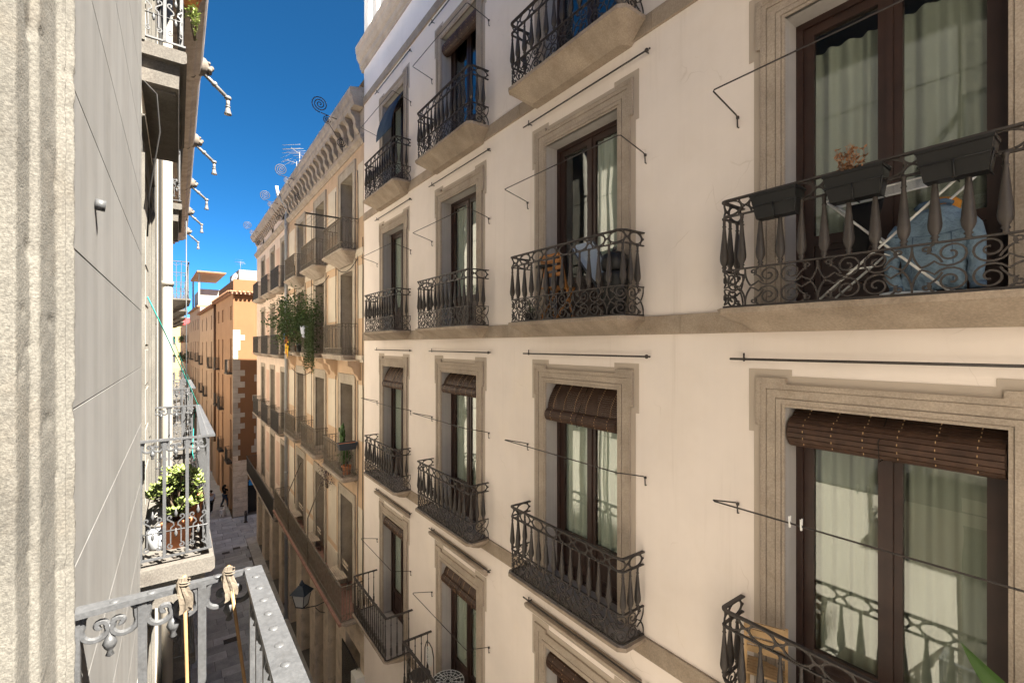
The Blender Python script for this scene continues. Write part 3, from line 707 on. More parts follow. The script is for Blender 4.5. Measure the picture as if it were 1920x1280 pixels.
stB = stone_frame(HWB, 1, .27, .03)
for zi, (a, b) in enumerate(B_ROW):
    h = b - a; rvm = reveals(MB(), [(-HWB, HWB, 0, h)], .42).mesh('reveal', 'grey_stone'); sf = stone_frame(HWB, h, .26, .03); dm = door_mesh(HWB, h); pm = doorpane_mesh(HWB, h)
    for ci, c in enumerate(B_COL):
        W_ = empty('window', Bq, (c, 0, a)); inst('reveal', rvm, W_); inst('surround', sf, W_); inst('frame', dm, W_, (0, .36, 0))
        if zi == 0: inst('pane', pm, W_, (0, .36, 0))
        else:  # dark louvred leaves added in place of glass to keep doorways dark
            for s_ in (-1, 1):
                lv = MB(); x0, x1 = (-HWB + .072, -.062) if s_ < 0 else (.062, HWB - .072); lv.box(x0, x1, .03, .045, .555, h - .092)
                for k in range(int((h - .8) / .09)): lv.box(x0 + .05, x1 - .05, .016, .029, .62 + k * .09, .68 + k * .09)
                lv.build('shutter', 'wood_old', W_, (0, .36, 0))
    # plaster panels between the windows
    edges = [(.18, B_COL[0] - 1.25), (B_COL[0] + 1.12, B_COL[1] - 1.12), (B_COL[1] + 1.15, B_COL[2] - 1.15), (10.38, 10.86)]
    for (x0, x1) in edges:
        MB().cbox(x0, x1, -.014, .01, a + (1.05 if zi else .9), b + .06, .006).build('plaster_panel', 'cream_panel', Bq)
        if zi == 3: MB().cbox(x0 - .12, x1 + .12, -.02, .01, a, a + .85, .006).build('dado', 'cream_panel', Bq)
for z, h, o in ((2.52, .2, .06), (-.5, .2, .08)):
    MB().extrude_x([(.02, z), (-o * .5, z), (-o * .6, z + h * .3), (-o, z + h * .45), (-o, z + h), (.02, z + h)], .002, 10.925).build('string_course', 'cream_panel', Bq)
railB = bar_rail(1.03, .45, .90, 'iron_grey')
slabB = slab_mesh(1.08, .5, .34, .62, .1, 'cornice_stone'); slabB2 = slab_mesh(1.1, .5, .14, 1.05, .45, 'cornice_stone')
cons = MB().extrude_x([(.02, 0), (.02, .55), (-.38, .55), (-.36, .42), (-.25, .36), (-.2, .2), (-.1, .12), (-.06, 0)], -.12, .12).mesh('console', 'ochre')
for zi in (0, 1, 2):
    for c in B_COL:
        b_ = empty('balcony', Bq, (c, 0, B_ROW[zi][0])); inst('railing', railB, b_); inst('slab', slabB if zi == 0 else slabB2, b_)
        if zi == 1:
            for s_ in (-1, 1): inst('console', cons, b_, (s_ * 1.2, 0, -.71))
b_ = empty('balcony', Bq, (5.45, 0, B_ROW[3][0]))
tag(b_, 'long rusty balcony running past all three windows')
inst('railing', bar_rail(5.35, .6, .98, 'iron_grey', .075), b_); inst('slab', slab_mesh(5.42, .66, .18, 5.3, .5, 'cornice_stone'), b_)
MB().box(-5.40, 5.40, -.675, -.60, -.06, .012).build('edge_tiles', 'tile_pink', b_)
MB().box(-5.3, 5.3, -.59, .4, .001, .010).build('floor_tiles', 'tile_pink', b_)
MB().cbox(1.0, 4.4, .9, 4, 7.4, 8.9).build('roof_hut', 'white_dimmed2', Bq)
pp = MB(); pp.tube([(0, 0, -H), (0, 0, 6.0), (0, .08, 6.35), (0, -.35, 6.9), (0, -.4, 7.3)], .07, 8)
for z in (-9, -6, -3, 0, 3, 5.5): pp.lathe([(.085, z), (.085, z + .1)], 8)
pp.build('drainpipe', 'pipe_grey', Bq, (.12, -.12, 0))
for k, (x, zz0, zz1, dy) in enumerate(((10.42, -8, 5.5, .03), (10.86, -8, 3.4, .03), (8.1, -3.5, 5.3, .02), (4.7, -3.5, 5.2, .02), (1.55, -7, 4, .03))):
    c = MB(); z = zz0; pts = []
    while z < zz1: pts.append((x + R.uniform(-.02, .02), -dy, z)); z += .5
    c.tube(pts, .012, 5); c.build('cable', 'cable' if k else 'zinc', Bq)
for x0, x1, z in ((8.3, 10.4, 2.45), (4.8, 7.3, 2.35), (1.0, 4.6, -1.05)):
    MB().tube([(x0 + (x1 - x0) * t, -.04, z - .22 * 4 * t * (1 - t)) for t in [i / 10 for i in range(11)]], .012, 5).build('cable', 'cable', Bq)
for x in (3.0, 6.4):
    MB().tube([(x, -.05, -4.9), (x + .5, -.62, -5.9), (x + .5, -.62, -7.5)], .022, 5).build('awning_pole', 'iron_grey', Bq)
for x in (5.45, 8.7):                       # clothes drying arms on the top floor balcony
    pass
arm = MB()
for s_ in (-.75, .75): arm.box(s_ - .02, s_ + .02, -1.35, -.45, .90, .94)
for k in range(7): arm.tube([(-.75, -.55 - k * .12, .925), (.75, -.55 - k * .12, .925)], .003, 4)
arm.build('drying_arms', 'iron_dark', Bq, (B_COL[2], 0, 2.72))

# ------------------------------------------------------------------ rose building
Cq = empty('rose_building', None, (XR, 34.3, 0), -PI / 2)
tag(Cq, 'pale rose plastered corner building with dark iron balconies and sky reflecting windows', 'building')
C_COL = [2.8, 6.2, 9.45]; C_ROW = [(2.68, 5.05), (-.50, 2.0), (-4.15, -1.33), (-8.1, -4.9)]; HWC = .56
cops = [(c - HWC, c + HWC, a, b) for c in C_COL for a, b in C_ROW] + [(c - .3, c + .3, 5.9, 6.35) for c in C_COL]
cg = [(.8, 2.4, -H, -9.2), (3.4, 5.2, -H, -9.2), (6.2, 8.2, -H, -9.2), (9.0, 10.2, -H, -9.2)]
w = MB(); wall_grid(w, 0, 10.49, -8.3, 6.7, cops, 0); shell(w, 0, 10.49, -H, 7.2, 10); w.build('wall', 'pink', Cq)
gw = MB(); wall_grid(gw, 0, 10.49, -H, -8.3, cg, 0); reveals(gw, cg, .5, 0, False); gw.build('ground_floor_wall', 'ashlar', Cq)
MB().box(.1, 10.3, .52, .56, -H, -8.3).build('shutters', 'wood_old', Cq)
MB().box(.1, 10.3, 1.3, 1.4, -8, 6.6).build('room_backs', 'dark', Cq)
MB().extrude_x([(.05, 6.62), (-.22, 6.66), (-.28, 6.76), (-.34, 6.86), (-.38, 7.0), (.05, 7.12)], -.1, 10.485).build('cornice', 'cornice_stone', Cq)
MB().extrude_x([(.02, 5.6), (-.06, 5.6), (-.08, 5.68), (-.16, 5.78), (-.17, 5.85), (.02, 5.88)], -.02, 10.485).build('frieze_moulding', 'cornice_stone', Cq)
cb2 = corbel_mesh(.16, .34, .22)
for k in range(22): inst('corbel', cb2, Cq, (.3 + k * .47, 0, 6.33))
for x in (9.6, 2.8): inst('scroll_bracket', BRK, Cq, (x, -.30, 6.72))
railC = bar_rail(1.12, .42, .98, 'iron_dark', .05, 1); slabC = slab_mesh(1.16, .46, .16, 1.0, .3, 'cornice_stone')
for zi, (a, b) in enumerate(C_ROW):
    h = b - a; rvm = reveals(MB(), [(-HWC, HWC, 0, h)], .2).mesh('reveal', 'grey_stone'); sf = stone_frame(HWC, h, .2, .025); dm = door_mesh(HWC, h, 'shutter'); pm = doorpane_mesh(HWC, h)
    for c in C_COL:
        W_ = empty('window', Cq, (c, 0, a)); inst('reveal', rvm, W_); inst('surround', sf, W_); inst('frame', dm, W_, (0, .15, 0)); inst('pane', pm, W_, (0, .15, 0))
        if zi < 3:
            b_ = empty('balcony', Cq, (c, 0, a)); inst('railing', railC, b_); inst('slab', slabC, b_)
    for x0, x1 in ((C_COL[0] + 1.25, C_COL[1] - 1.25), (C_COL[1] + 1.2, C_COL[2] - 1.2)):
        MB().cbox(x0, x1, -.012, .01, a + .9, b - .1, .006).build('plaster_panel', 'pinkpanel', Cq)
for c in C_COL: MB().box(c - .3, c + .3, .18, .2, 5.9, 6.35).build('attic_vent', 'dark', Cq)
b_ = empty('balcony', Cq, (5.25, 0, -8.1)); inst('railing', bar_rail(5.15, .6, .95, 'iron_dark', .05, 1), b_); inst('slab', slab_mesh(5.2, .64, .16, 5.1, .5, 'cornice_stone'), b_)
xs = [0.0] + [v for o in cg for v in o[:2]] + [10.49]
for i in range(0, len(xs), 2):
    z = -H
    while z < -8.5:
        MB().cbox(xs[i] + .004, xs[i + 1] - .004, -.02, .01, z + .004, z + .7 - .006, .008).build('ashlar_block', 'ashlar', Cq); z += .7

# ------------------------------------------------------------------ orange corner building and the row beyond
DX, DY = 3.35, 40.0
DROT = math.atan2(-1, .0404)
def d_house(name, label, x0, x1, top, wallmat, cols, rows, shut, depth=9.0, end=None):
    b0 = empty(name, None, (DX, DY, 0), DROT); tag(b0, label, 'building')
    o_ = [(c - .45, c + .45, a, b) for c in cols for a, b in rows] + [(c - .8, c + .8, -H, -9.4) for c in cols]
    w_ = MB(); wall_grid(w_, x0, x1, -H, top, o_, 0); reveals(w_, o_, .22)
    w_.quad((x0, 0, -H), (x0, 0, top), (x0, depth, top), (x0, depth, -H)); w_.quad((x0, depth, -H), (x0, depth, top), (x1, depth, top), (x1, depth, -H)); w_.quad((x0, 0, top), (x1, 0, top), (x1, depth, top), (x0, depth, top))
    if not end: w_.quad((x1, 0, top), (x1, 0, -H), (x1, depth, -H), (x1, depth, top))
    w_.build('wall', wallmat, b0)
    MB().box(x0 + .1, x1 - .1, .24, .3, -H, top - .1).build('room_backs', 'dark', b0)
    for zi, (a, b) in enumerate(rows):
        sh = MB(); hh = b - a
        for s_ in (-1, 1):
            sh.box(s_ * .46, s_ * .46 + s_ * .03, -.02, .16, .02, hh - .02) if False else None
        sh.box(-.44, .44, .12, .15, 0, hh); sh.box(-.45, -.40, .1, .17, 0, hh); sh.box(.40, .45, .1, .17, 0, hh); sh.box(-.03, .03, .1, .17, 0, hh)
        me = sh.mesh('shutters', shut)
        ra = MB(); L_, at_, p_ = upath(.75, .32, .02); ra.bar([(x, yy, .95) for x, yy in p_], .03, .02); ra.bar([(x, yy, .03) for x, yy in p_], .03, .02)
        for k in range(24):
            x, yy = at_(L_ * k / 23); ra.box(x - .012, x + .012, yy - .012, yy + .012, 0, .95)
        ra.box(-.8, .8, -.36, .0, -.12, -.02); rme = ra.mesh('balcony', 'iron_dark')
        for ci, c in enumerate(cols):
            W_ = empty('window', b0, (c, 0, a)); inst('shutters', me, W_)
            if hh > 1.6 and (ci + zi) % 3 != 2: inst('balcony', rme, W_)
    return b0
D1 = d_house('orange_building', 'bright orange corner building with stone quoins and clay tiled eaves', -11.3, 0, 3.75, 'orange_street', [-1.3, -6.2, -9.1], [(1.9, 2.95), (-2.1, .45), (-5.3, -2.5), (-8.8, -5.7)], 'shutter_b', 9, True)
# sunny gable end, facing the cross street
ge = MB(); gop = [(.95, 2.5, -H, -10.3)]
def endq(mb, y0, y1, z0, z1, x=0.0): mb.quad((x, y0, z0), (x, y1, z0), (x, y1, z1), (x, y0, z1))
for (y0, y1, z0, z1) in ((0, 9, -10.3, 3.75), (0, .95, -H, -10.3), (2.5, 9, -H, -10.3)): endq(ge, y0, y1, z0, z1)
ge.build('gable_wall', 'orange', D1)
MB().box(-.5, -.42, .95, 2.5, -H, -10.3).build('shop_door', 'dark', D1); MB().box(-.42, 0, .90, .95, -H, -10.3).build('door_jamb', 'ashlar', D1); MB().box(-.42, 0, .95, 2.5, -10.3, -10.25).build('door_lintel', 'ashlar', D1)  # door sheet is near-black to stand for the opening's shade
MB().box(.03, .08, 1.0, 1.6, -10.6, -10.2).build('shop_sign', 'bluesign', D1)
r = random.Random(4)
z = -H; k = 0
while z < .9:
    hh = r.uniform(.32, .46); ln = r.choice((.3, .45, .75)) if z > -9 else .93
    b = MB(); b.box(-.25, .022, -.022, ln, z + .005, z + hh - .008); b.build('quoin', 'quoin' if z > -8.6 else 'ashlar', D1); z += hh; k += 1
z = -9.0
while z < -2.3:
    hh = r.uniform(.4, .6)
    if r.random() < .65: MB().box(-.02, .02, 1.35 + r.uniform(-.25, .2), 2.6, z + .004, z + hh - .008).build('quoin', 'quoin', D1)
    z += hh
MB().box(-11.3, .25, -.3, 9.2, 3.76, 3.84).build('eave_board', 'roof_flat', D1)
tl = MB()
tl.tube([(0, 0, 0), (0, .5, .03)], .09, 8, radii=[.1, .085]); tile_me = tl.mesh('roof_tile', 'roof')
for k in range(40): inst('roof_tile', tile_me, D1, (.12 - k * .28, -.38, 3.9))
tl = MB(); tl.tube([(0, 0, 0), (-.5, 0, .03)], .09, 8, radii=[.1, .085]); tile_me2 = tl.mesh('roof_tile', 'roof')
for k in range(20): inst('roof_tile', tile_me2, D1, (.42, -.2 + k * .28, 3.9))
MB().box(-9.5, -.05, .05, 8.8, 3.842, 4.85).build('roof_parapet', 'orange', D1)
MB().box(-.10, .0, .0, 8.9, 3.843, 4.86).build('gable_parapet', 'orange', D1)
MB().box(-6, -1.0, .5, 8, 4.86, 5.75).build('roof_hut', 'white_dimmed', D1)
dsh = MB(); dsh.lathe([(.0, 0), (.15, .02), (.28, .07), (.36, .14), (.345, .145), (.0, .03)], 12); od = dsh.build('satellite_dish', 'white_metal', D1, (-1.3, .35, 5.1)); od.rotation_euler = (rad(75), 0, rad(20))
pb = MB(); pb.tube([(-11.25, -.1, -9), (-11.25, -.1, 3.7)], .09, 6); pb.build('drainpipe', 'shutter_b', D1)
D2 = d_house('beige_building', 'beige plastered building with dark shutters next to the orange corner building', -28, -11.31, 3.55, 'beige', [-15, -20, -25], [(1.5, 2.9), (-2.2, .3), (-5.4, -2.8), (-8.8, -6)], 'shutter')
MB().box(-28, -11.3, -.35, 9.2, 3.56, 3.8).build('eaves', 'roof', D2)
MB().box(-26, -12, 1.2, 8.8, 3.81, 5.3).build('roof_storey', 'white_dimmed2', D2)
D3 = d_house('taupe_building', 'long shaded taupe building far down the narrow street', -46, -28.01, 4.6, 'taupe', [-31, -35, -39, -43], [(1.9, 3.3), (-2.0, .4), (-5.6, -3.0), (-8.9, -6.3)], 'shutter')
MB().box(-46, -28, -.3, 9.2, 4.61, 4.8).build('eaves', 'roof', D3)
MB().box(-46.0, -36, .6, 8.8, 4.81, 7.6).build('roof_storey', 'white_dimmed', D3); MB().box(-46.1, -34, .1, 3.4, 9.62, 9.8).build('roof_canopy', 'roof', D3)
for x in (-45.5, -35, ): MB().box(x - .1, x + .1, .3, .5, 4.8, 9.6).build('canopy_post', 'white_dimmed', D3)
D4 = d_house('far_brown_building', 'dim brown building with plants on its balconies at the street end', -72, -46.01, 3.4, 'taupe', [-50, -55, -60, -65, -70], [(.5, 2.4), (-2.8, -.6), (-6, -3.8)], 'shutter_b')
yb = empty('yellow_building', None, (-9, 128, 0), 0); tag(yb, 'small yellow building with red awning closing the far end of street', 'building')
w = MB(); yo = [(x - .6, x + .6, z, z + 1.8) for x in (2, 5, 8, 11, 14) for z in (-8, -4, 0)]
wall_grid(w, 0, 16, -H, 4.5, yo, 0); reveals(w, yo, .3); shell(w, 0, 16, -H, 4.5, 10); w.build('wall', 'yellow', yb)
MB().box(.1, 15.9, .3, .4, -H, 4.4).build('shutters', 'shutter', yb); MB().box(-.3, 16.3, -.3, 10, 4.5, 6).build('roof', 'red', yb)
MB().extrude_x([(0, -9.2), (-2.5, -10.4), (-2.5, -10.5), (0, -9.4)], 1, 15).build('awning', 'red', yb)

# ------------------------------------------------------------------ left buildings
def left_rail(hw, p):
    """grey painted railing: flat riveted handrail, square bars, scroll pairs with drops above, lyre scrolls below"""
    L, at, pts = upath(hw, p, .012)
    top = MB(); top.bar([(x, yy, 1.0 - .008) for x, yy in ((-hw, 0), (-hw, -p), (hw, -p), (hw, 0))], .052, .017)
    for k in range(int(L / .085)):
        x, yy = at(.04 + k * .085); top.ball((x, yy, .9995), .011, 8, 4, 1.25, 1.25, .4)
    low = MB(); low.bar([(x, yy, .06) for x, yy in ((-hw, 0), (-hw, -p), (hw, -p), (hw, 0))], .028, .014)
    nb = round(L / .148); st = L / nb
    bars = [at(k * st) for k in range(nb + 1)]
    orn = MB(); cur = []; cur2 = []
    for k in range(nb):
        c = (k + .5) * st; hw_ = st / 2 - .012
        for s_ in (-1, 1):
            # C scroll hanging below the handrail
            cur.append(([(c + s_ * x, z) for x, z in [(hw_ * .80, .985), (hw_ * .95, .968)] + spiral(hw_ * .50, .932, hw_ * .52, hw_ * .46, rad(25), rad(-165), 10) + spiral(hw_ * .34, .940, hw_ * .26, hw_ * .06, rad(200 - 360), rad(-160 - 300), 11)], False))
            # lyre near the floor
            cur2.append(([(c + s_ * x, z) for x, z in spiral(hw_ * .62, .365, hw_ * .10, hw_ * .34, rad(250), rad(250 - 330), 10) + [(hw_ * .25, .32), (hw_ * .2, .30), (hw_ * .5, .285), (hw_ * .55, .27), (hw_ * .55, .19)]], False))
            cur2.append(([(c + s_ * x, z) for x, z in [(hw_ * .55, .19)] + spiral(hw_ * .58, .135, hw_ * .36, hw_ * .08, rad(95), rad(95 - 400), 10)], False))
        orn.lathe([(.004, .845), (.011, .85), (.006, .862), (.013, .872), (.018, .885), (.012, .90), (.006, .908), (.007, .94)][::1], 7, (*at(c), 0))
        for zz in (.395, .235): orn.lathe([(.005, zz - .03), (.009, zz - .02), (.014, zz), (.008, zz + .015), (.003, zz + .04)], 6, (*at(c), 0))
    draw(orn, at, cur, .0088, 6); draw(orn, at, cur2, .0062, 4)
    for k in range(nb):
        x, yy = at((k + .5) * st); x2, y2 = at(k * st)
    mid = MB(); mid.tube([(x, yy, .26) for x, yy in pts], .006, 5)
    bar = MB().box(-.011, .011, -.011, .011, .06, .985).mesh('bar', 'silver')
    return top.mesh('handrail', 'silver'), low.mesh('bottom_rail', 'silver'), orn.mesh('scrollwork', 'silver'), mid.mesh('middle_rod', 'silver'), bar, bars
LR = left_rail(1.2, .440); LRU = left_rail(1.0, .262)
slabL = MB()
slabL.extrude_x([(.02, 0), (-.475, 0), (-.485, -.02), (-.485, -.10), (-.46, -.12), (.02, -.12)], -1.25, 1.25)
slabL.extrude_x([(.02, -.1205), (-.42, -.1205), (-.41, -.34), (.02, -.34)], -1.18, 1.18)
slabL.box(-1.05, 1.05, -.36, -.05, -.36, -.3405); slabL = slabL.mesh('slab', 'slab_stone')
su = MB(); su.extrude_x([(.02, 0), (-.29, 0), (-.298, -.02), (-.298, -.09), (-.275, -.105), (.02, -.105)], -1.04, 1.04)
su.extrude_x([(.02, -.1055), (-.25, -.1055), (-.242, -.30), (.02, -.30)], -.98, .98); su.box(-.9, .9, -.22, -.04, -.32, -.3005); slabU = su.mesh('slab', 'slab_stone')
def left_balcony(parent, c, z):
    S_, rl_ = (slabU, LRU) if z > 1 else (slabL, LR)
    b_ = empty('balcony', parent, (c, 0, z)); inst('slab', S_, b_)
    for nm, me in zip(('handrail', 'bottom_rail', 'scrollwork', 'middle_rod'), rl_[:4]): inst(nm, me, b_)
    for (x, yy) in rl_[5]: inst('bar', rl_[4], b_, (x, yy, 0))
    return b_
Lq = empty('grey_house', None, (XL, 0, 0), PI / 2)
tag(Lq, 'sunlit old stone house with grey rendered wall and grey painted iron balconies', 'building')
L_C = [.58 - 5.2 * 2, .58 - 5.2, .58, 5.82, 11.0]; L_ROW = [(2.46, 5.3), (-1.75, 1.55), (-5.4, -2.9), (-9.2, -7)]; HWL = .74
lops = [(c - HWL, c + HWL, a, b) for c in L_C for a, b in L_ROW]
lopw = [(a - .306, b + .306, c, d + .306) for a, b, c, d in lops]
w = MB(); wall_grid(w, -13, 14.4, -H, 6.3, lopw, 0, .008); shell(w, -13, 14.4, -H, 6.9, 9, .008); w.build('wall', 'cream_wall', Lq)
MB().box(-12.9, 14.3, 1.2, 1.3, -H, 6.2).build('room_backs', 'dark', Lq)
def jamb_mesh(h):
    """deeply stepped stone window surround"""
    b = MB(); prof = [(0, .34), (0, .026), (.107, .026), (.109, .012), (.285, .012), (.287, -.004), (.292, -.004), (.293, -.002), (.296, -.002), (.297, -.0196), (.31, -.0196), (.311, .02), (.311, .34)]
    # left and right jambs
    for s_ in (-1, 1):
        pr = [(s_ * (HWL + a), yv) for a, yv in prof]; n = len(pr)
        b.add([(x, yv, 0) for x, yv in pr] + [(x, yv, h) for x, yv in pr], [(i, (i + 1) % n, (i + 1) % n + n, i + n) for i in range(n)] + [tuple(range(n)), tuple(range(2 * n - 1, n - 1, -1))])
    b.extrude_x([(yv, h + a) for a, yv in prof], -HWL - .31, HWL + .31)
    return b.mesh('surround', 'rough_stone')
for zi, (a, b) in enumerate(L_ROW):
    rvm = reveals(MB(), [(-HWL, HWL, 0, b - a)], .30, .03).mesh('reveal', 'rough_stone'); jm = jamb_mesh(b - a); dm = door_mesh(HWL, b - a, 'door_cream'); pm = doorpane_mesh(HWL, b - a)
    for ci, c in enumerate(L_C):
        W_ = empty('window', Lq, (c, 0, a)); inst('reveal', rvm, W_); inst('surround', jm, W_); inst('frame', dm, W_, (0, .05, 0)); inst('pane', pm, W_, (0, .05, 0))
        left_balcony(Lq, c, a)
        if ci > 2:
            for s_ in (-1, 1):
                sh = MB(); x0, x1 = sorted((s_ * .004, s_ * (HWL - .006))); sh.box(x0, x1, .030, .044, .01, b - a - .01)
                for k in range(int((b - a - .3) / .4)): sh.cbox(x0 + .09, x1 - .09, .024, .0298, .15 + k * .4, .50 + k * .4, .004)
                sh.build('shutter', 'door_cream', W_)
from mathutils import noise as MN
def weathered_jamb(z0, z1, dz=.010):
    pr = [(0, .30), (0, .20), (0, .12), (0, .07), (0, .045), (0, .033), (.002, .028), (.008, .026)]
    pr += [(.107 * t, .026) for t in [.2, .32, .44, .56, .68, .8, .92]] + [(.105, .0255), (.108, .022), (.109, .017), (.112, .0125)]
    pr += [(.109 + .176 * t, .012) for t in [.1, .2, .3, .4, .5, .6, .7, .8, .9]] + [(.281, .0115), (.285, .008), (.287, .0), (.288, -.004), (.290, -.005), (.2915, -.001), (.293, -.001), (.2945, -.007), (.296, -.014), (.298, -.0185), (.302, -.0198), (.308, -.0196), (.3105, -.016), (.311, -.004), (.311, .03)]
    b = MB(); n = len(pr); m = int((z1 - z0) / dz); vs = []
    joints = (.467, -.36, -1.2)
    for i in range(m + 1):
        z = z0 + (z1 - z0) * i / m
        for a, yv in pr:
            q = Vector((a * 9, yv * 9, z * 9)); big = MN.noise(q * 1.1) * .0022; fine = MN.noise(q * 9) * .0016 + MN.noise(q * 24) * .0009
            chip = max(0, MN.noise(q * 2.3 + Vector((5, 1, 2))) - .35) * .012
            jn = 0
            for jz in joints:
                d_ = abs(z - jz - MN.noise(Vector((a * 14, jz * 7, 0))) * .010 - (0 if jz > 0 else (a - .15) * .35)); jn = max(jn, 1 - d_ / .008) if d_ < .008 else jn
            inx = .0 if yv > .04 else 1
            push = big + fine + chip + jn * .009
            vs.append((a + (push * .6 if yv > .03 or .0 else push * .25), yv + push * inx, z))
    b.add(vs, [(i * n + k, i * n + k + 1, (i + 1) * n + k + 1, (i + 1) * n + k) for i in range(m) for k in range(n - 1)], True)
    return b
for ob in [o for o in sc.objects if o.name.startswith('surround') and o.parent and o.parent.parent == Lq and abs(o.parent.location.x - .58) < .01 and abs(o.parent.location.z + 1.75) < .01]:
    W_ = ob.parent; bpy.data.objects.remove(ob)
    weathered_jamb(-1.75 + 1.75, 3.3).build('surround', 'rough_stone', W_, (HWL, 0, 0))
    MB().box(-HWL - .31, -HWL, -.0196, .34, 0, 3.3).build('surround', 'rough_stone', W_); MB().box(-HWL - .31, HWL + .31, -.0196, .34, 3.301, 3.6).build('lintel', 'rough_stone', W_)
# rendered panels of the wall beside the camera
for zk in range(-5, 14):
    z0 = .267 + .445 * (zk - 1)
    for (x0, x1) in ((1.642, 4.758), ):
        MB().cbox(x0 + .002, x1, 0, .02, z0 + .0022, z0 + .445 - .0022, .0008).build('render_panel', 'panel', Lq)
for zk in range(-5, 14, 2):
    z0 = .267 + .445 * (zk - 1)
    for (x0, x1) in ((6.9, 8.2), (9.15, 9.94)): MB().cbox(x0, x1, 0, .02, z0 + .003, z0 + .887, .002).build('render_panel', 'rough_stone', Lq)  # cream panels darkened in the colour, too bright in direct sun
MB().box(1.64, 4.76, .0045, .0078, -2.4, 6.25).build('joint_bed', 'slab_stone', Lq)
MB().tube([(2.16, .0, .49), (2.165, -.028, .487)], .02, 9).build('wall_stud', 'silver', Lq)
CORN_L = [(.05, 6.3), (-.12, 6.3), (-.14, 6.42), (-.30, 6.46), (-.34, 6.55), (-.55, 6.6), (-.60, 6.66), (-.68, 6.70), (-.72, 6.84), (-.74, 6.95), (.05, 7.15)]
MB().extrude_x(CORN_L, -13, 14.39).build('cornice', 'cornice_stone', Lq)
dp = MB(); dp.tube([(9.05, -.10, -H), (9.05, -.10, 6.2)], .075, 12)
for z in (-6, -3, .92, 4): dp.lathe([(.088, z), (.088, z + .07)], 12, (9.05, -.10, 0))
dp.build('drainpipe', 'pipe_cream', Lq)
for k, (x, yy, z0, z1, rr) in enumerate(((8.3, -.03, -9, 5, .014), (8.42, -.035, -9, 1.3, .010), (8.6, -.02, -9, 6, .022))):
    pts = []; z = z0
    while z < z1: pts.append((x + R.uniform(-.015, .015), yy, z)); z += .45
    MB().tube(pts, rr, 6).build('cable', 'cable' if k < 2 else 'zinc', Lq)
MB().tube([(10.1, -.36, -1.7), (10.1, -.36, 2.2)], .009, 6).build('pole', 'silver', Lq)
MB().tube([(4.6, -.02, 2.05), (4.62, -.10, 1.98), (4.66, -.12, 1.7), (4.7, -.05, 1.2), (4.9, -.03, .9)], .006, 6).build('cable', 'cable', Lq)

L2 = empty('stuccoed_house', None, (XL - .02, 14.41, 0), PI / 2)
tag(L2, 'sunlit stuccoed house further down the left side with stepped balconies', 'building')
l2c = [2.3, 7.45, 12.6, 17.75]; l2r = [(1.26, 4.0), (-2.4, .4), (-6, -3.4), (-9.4, -7)]
o2 = [(c - .6, c + .6, a, b) for c in l2c for a, b in l2r]
w = MB(); wall_grid(w, 0, 21.6, -H, 6.3, o2, 0); shell(w, 0, 21.6, -H, 6.9, 9); reveals(w, o2, .3); w.build('wall', 'cream_wall', L2)
MB().box(.1, 21.5, .32, .4, -H, 6.2).build('shutters', 'shutter_b', L2)
MB().extrude_x(CORN_L, 0, 21.6).build('cornice', 'cornice_stone', L2)
rl2 = bar_rail(1.2, .5, 1.0, 'silver', .11); sl2 = slab_mesh(1.25, .55, .3, 1.0, .15, 'slab_stone')
for c in l2c:
    for a, b in l2r:
        b_ = empty('balcony', L2, (c, 0, a)); inst('railing', rl2, b_); inst('slab', sl2, b_)
L3 = empty('unseen_left_house', None, (XL - .05, 36.05, 0), PI / 2 + math.atan(.0404)); tag(L3, 'unseen pale house added past the stuccoed house to shade the far street', 'building')  # unseen house, added to cut the open skylight on the far street
w = MB(); o3 = [(c - .6, c + .6, a, a + 2.2) for c in range(4, 72, 5) for a in (-9.5, -6, -2.6, 1.2)]
wall_grid(w, 0, 74, -H, 5.6, o3, 0); shell(w, 0, 74, -H, 5.6, 9); reveals(w, o3, .25); w.build('wall', 'grey_stone', L3); MB().box(.1, 73.9, .26, .32, -H, 5.5).build('shutters', 'shutter_b', L3)
# rain spouts: carved heads under the cornice, each with a bent pipe and a bell mouth
hd = MB(); hd.ball((0, -.70, 6.93), .17, 12, 8, .9, 1.1, 1.0)
for k in range(16):
    a = 2 * PI * k / 16; hd.ball((.17 * math.cos(a), -.62, 6.93 + .18 * math.sin(a)), .06, 7, 5)
for s_ in (-1, 1): hd.ball((s_ * .06, -.86, 6.98), .03, 6, 4); hd.ball((s_ * .05, -.87, 6.88), .05, 6, 4)
hd.ball((0, -.90, 6.93), .045, 6, 5); hd.box(-.13, .13, -.6, .0, 6.80, 7.1); head_me = hd.mesh('carved_head', 'head_stone')
spout = MB(); spout.tube([(0, -.66, 6.80), (0, -.80, 6.735), (0, -1.28, 6.30)], .047, 9); spout.lathe([(.05, -.03), (.075, -.01), (.08, .03), (.06, .06)], 9, (0, -1.28, 6.29))
spout.ball((0, -.99, 6.57), .07, 9, 6); spout.tube([(0, -1.28, 6.3), (0, -1.28, 6.02)], .045, 9)
spout.lathe([(.055, 6.06), (.06, 6.09), (.05, 6.10)], 10, (0, -1.28, 0)); spout.lathe([(.085, 5.885), (.09, 5.895), (.06, 5.98), (.045, 6.06)], 12, (0, -1.28, 0)); spout_me = spout.mesh('bell_pipe', 'zinc')
for k in range(5):
    par_, off = (Lq, 13.9) if k == 0 else (L2, 13.9 + 5.15 * k - 14.41)
    e = empty('rain_spout', par_, (off, 0, 0)); inst('carved_head', head_me, e, (0, .38, -6.93 * .45), 0, (1.45, 1.45, 1.45)); inst('bell_pipe', spout_me, e)

# ------------------------------------------------------------------ things on and around the balconies
def fA(lx, ly, z): return (XR + ly, 12.85 - lx, z)
def fB(lx, ly, z): return (XR + .02 + ly, 23.8 - lx, z)
def fL(lx, ly, z): return (XL - ly, lx, z)
RA = -PI / 2
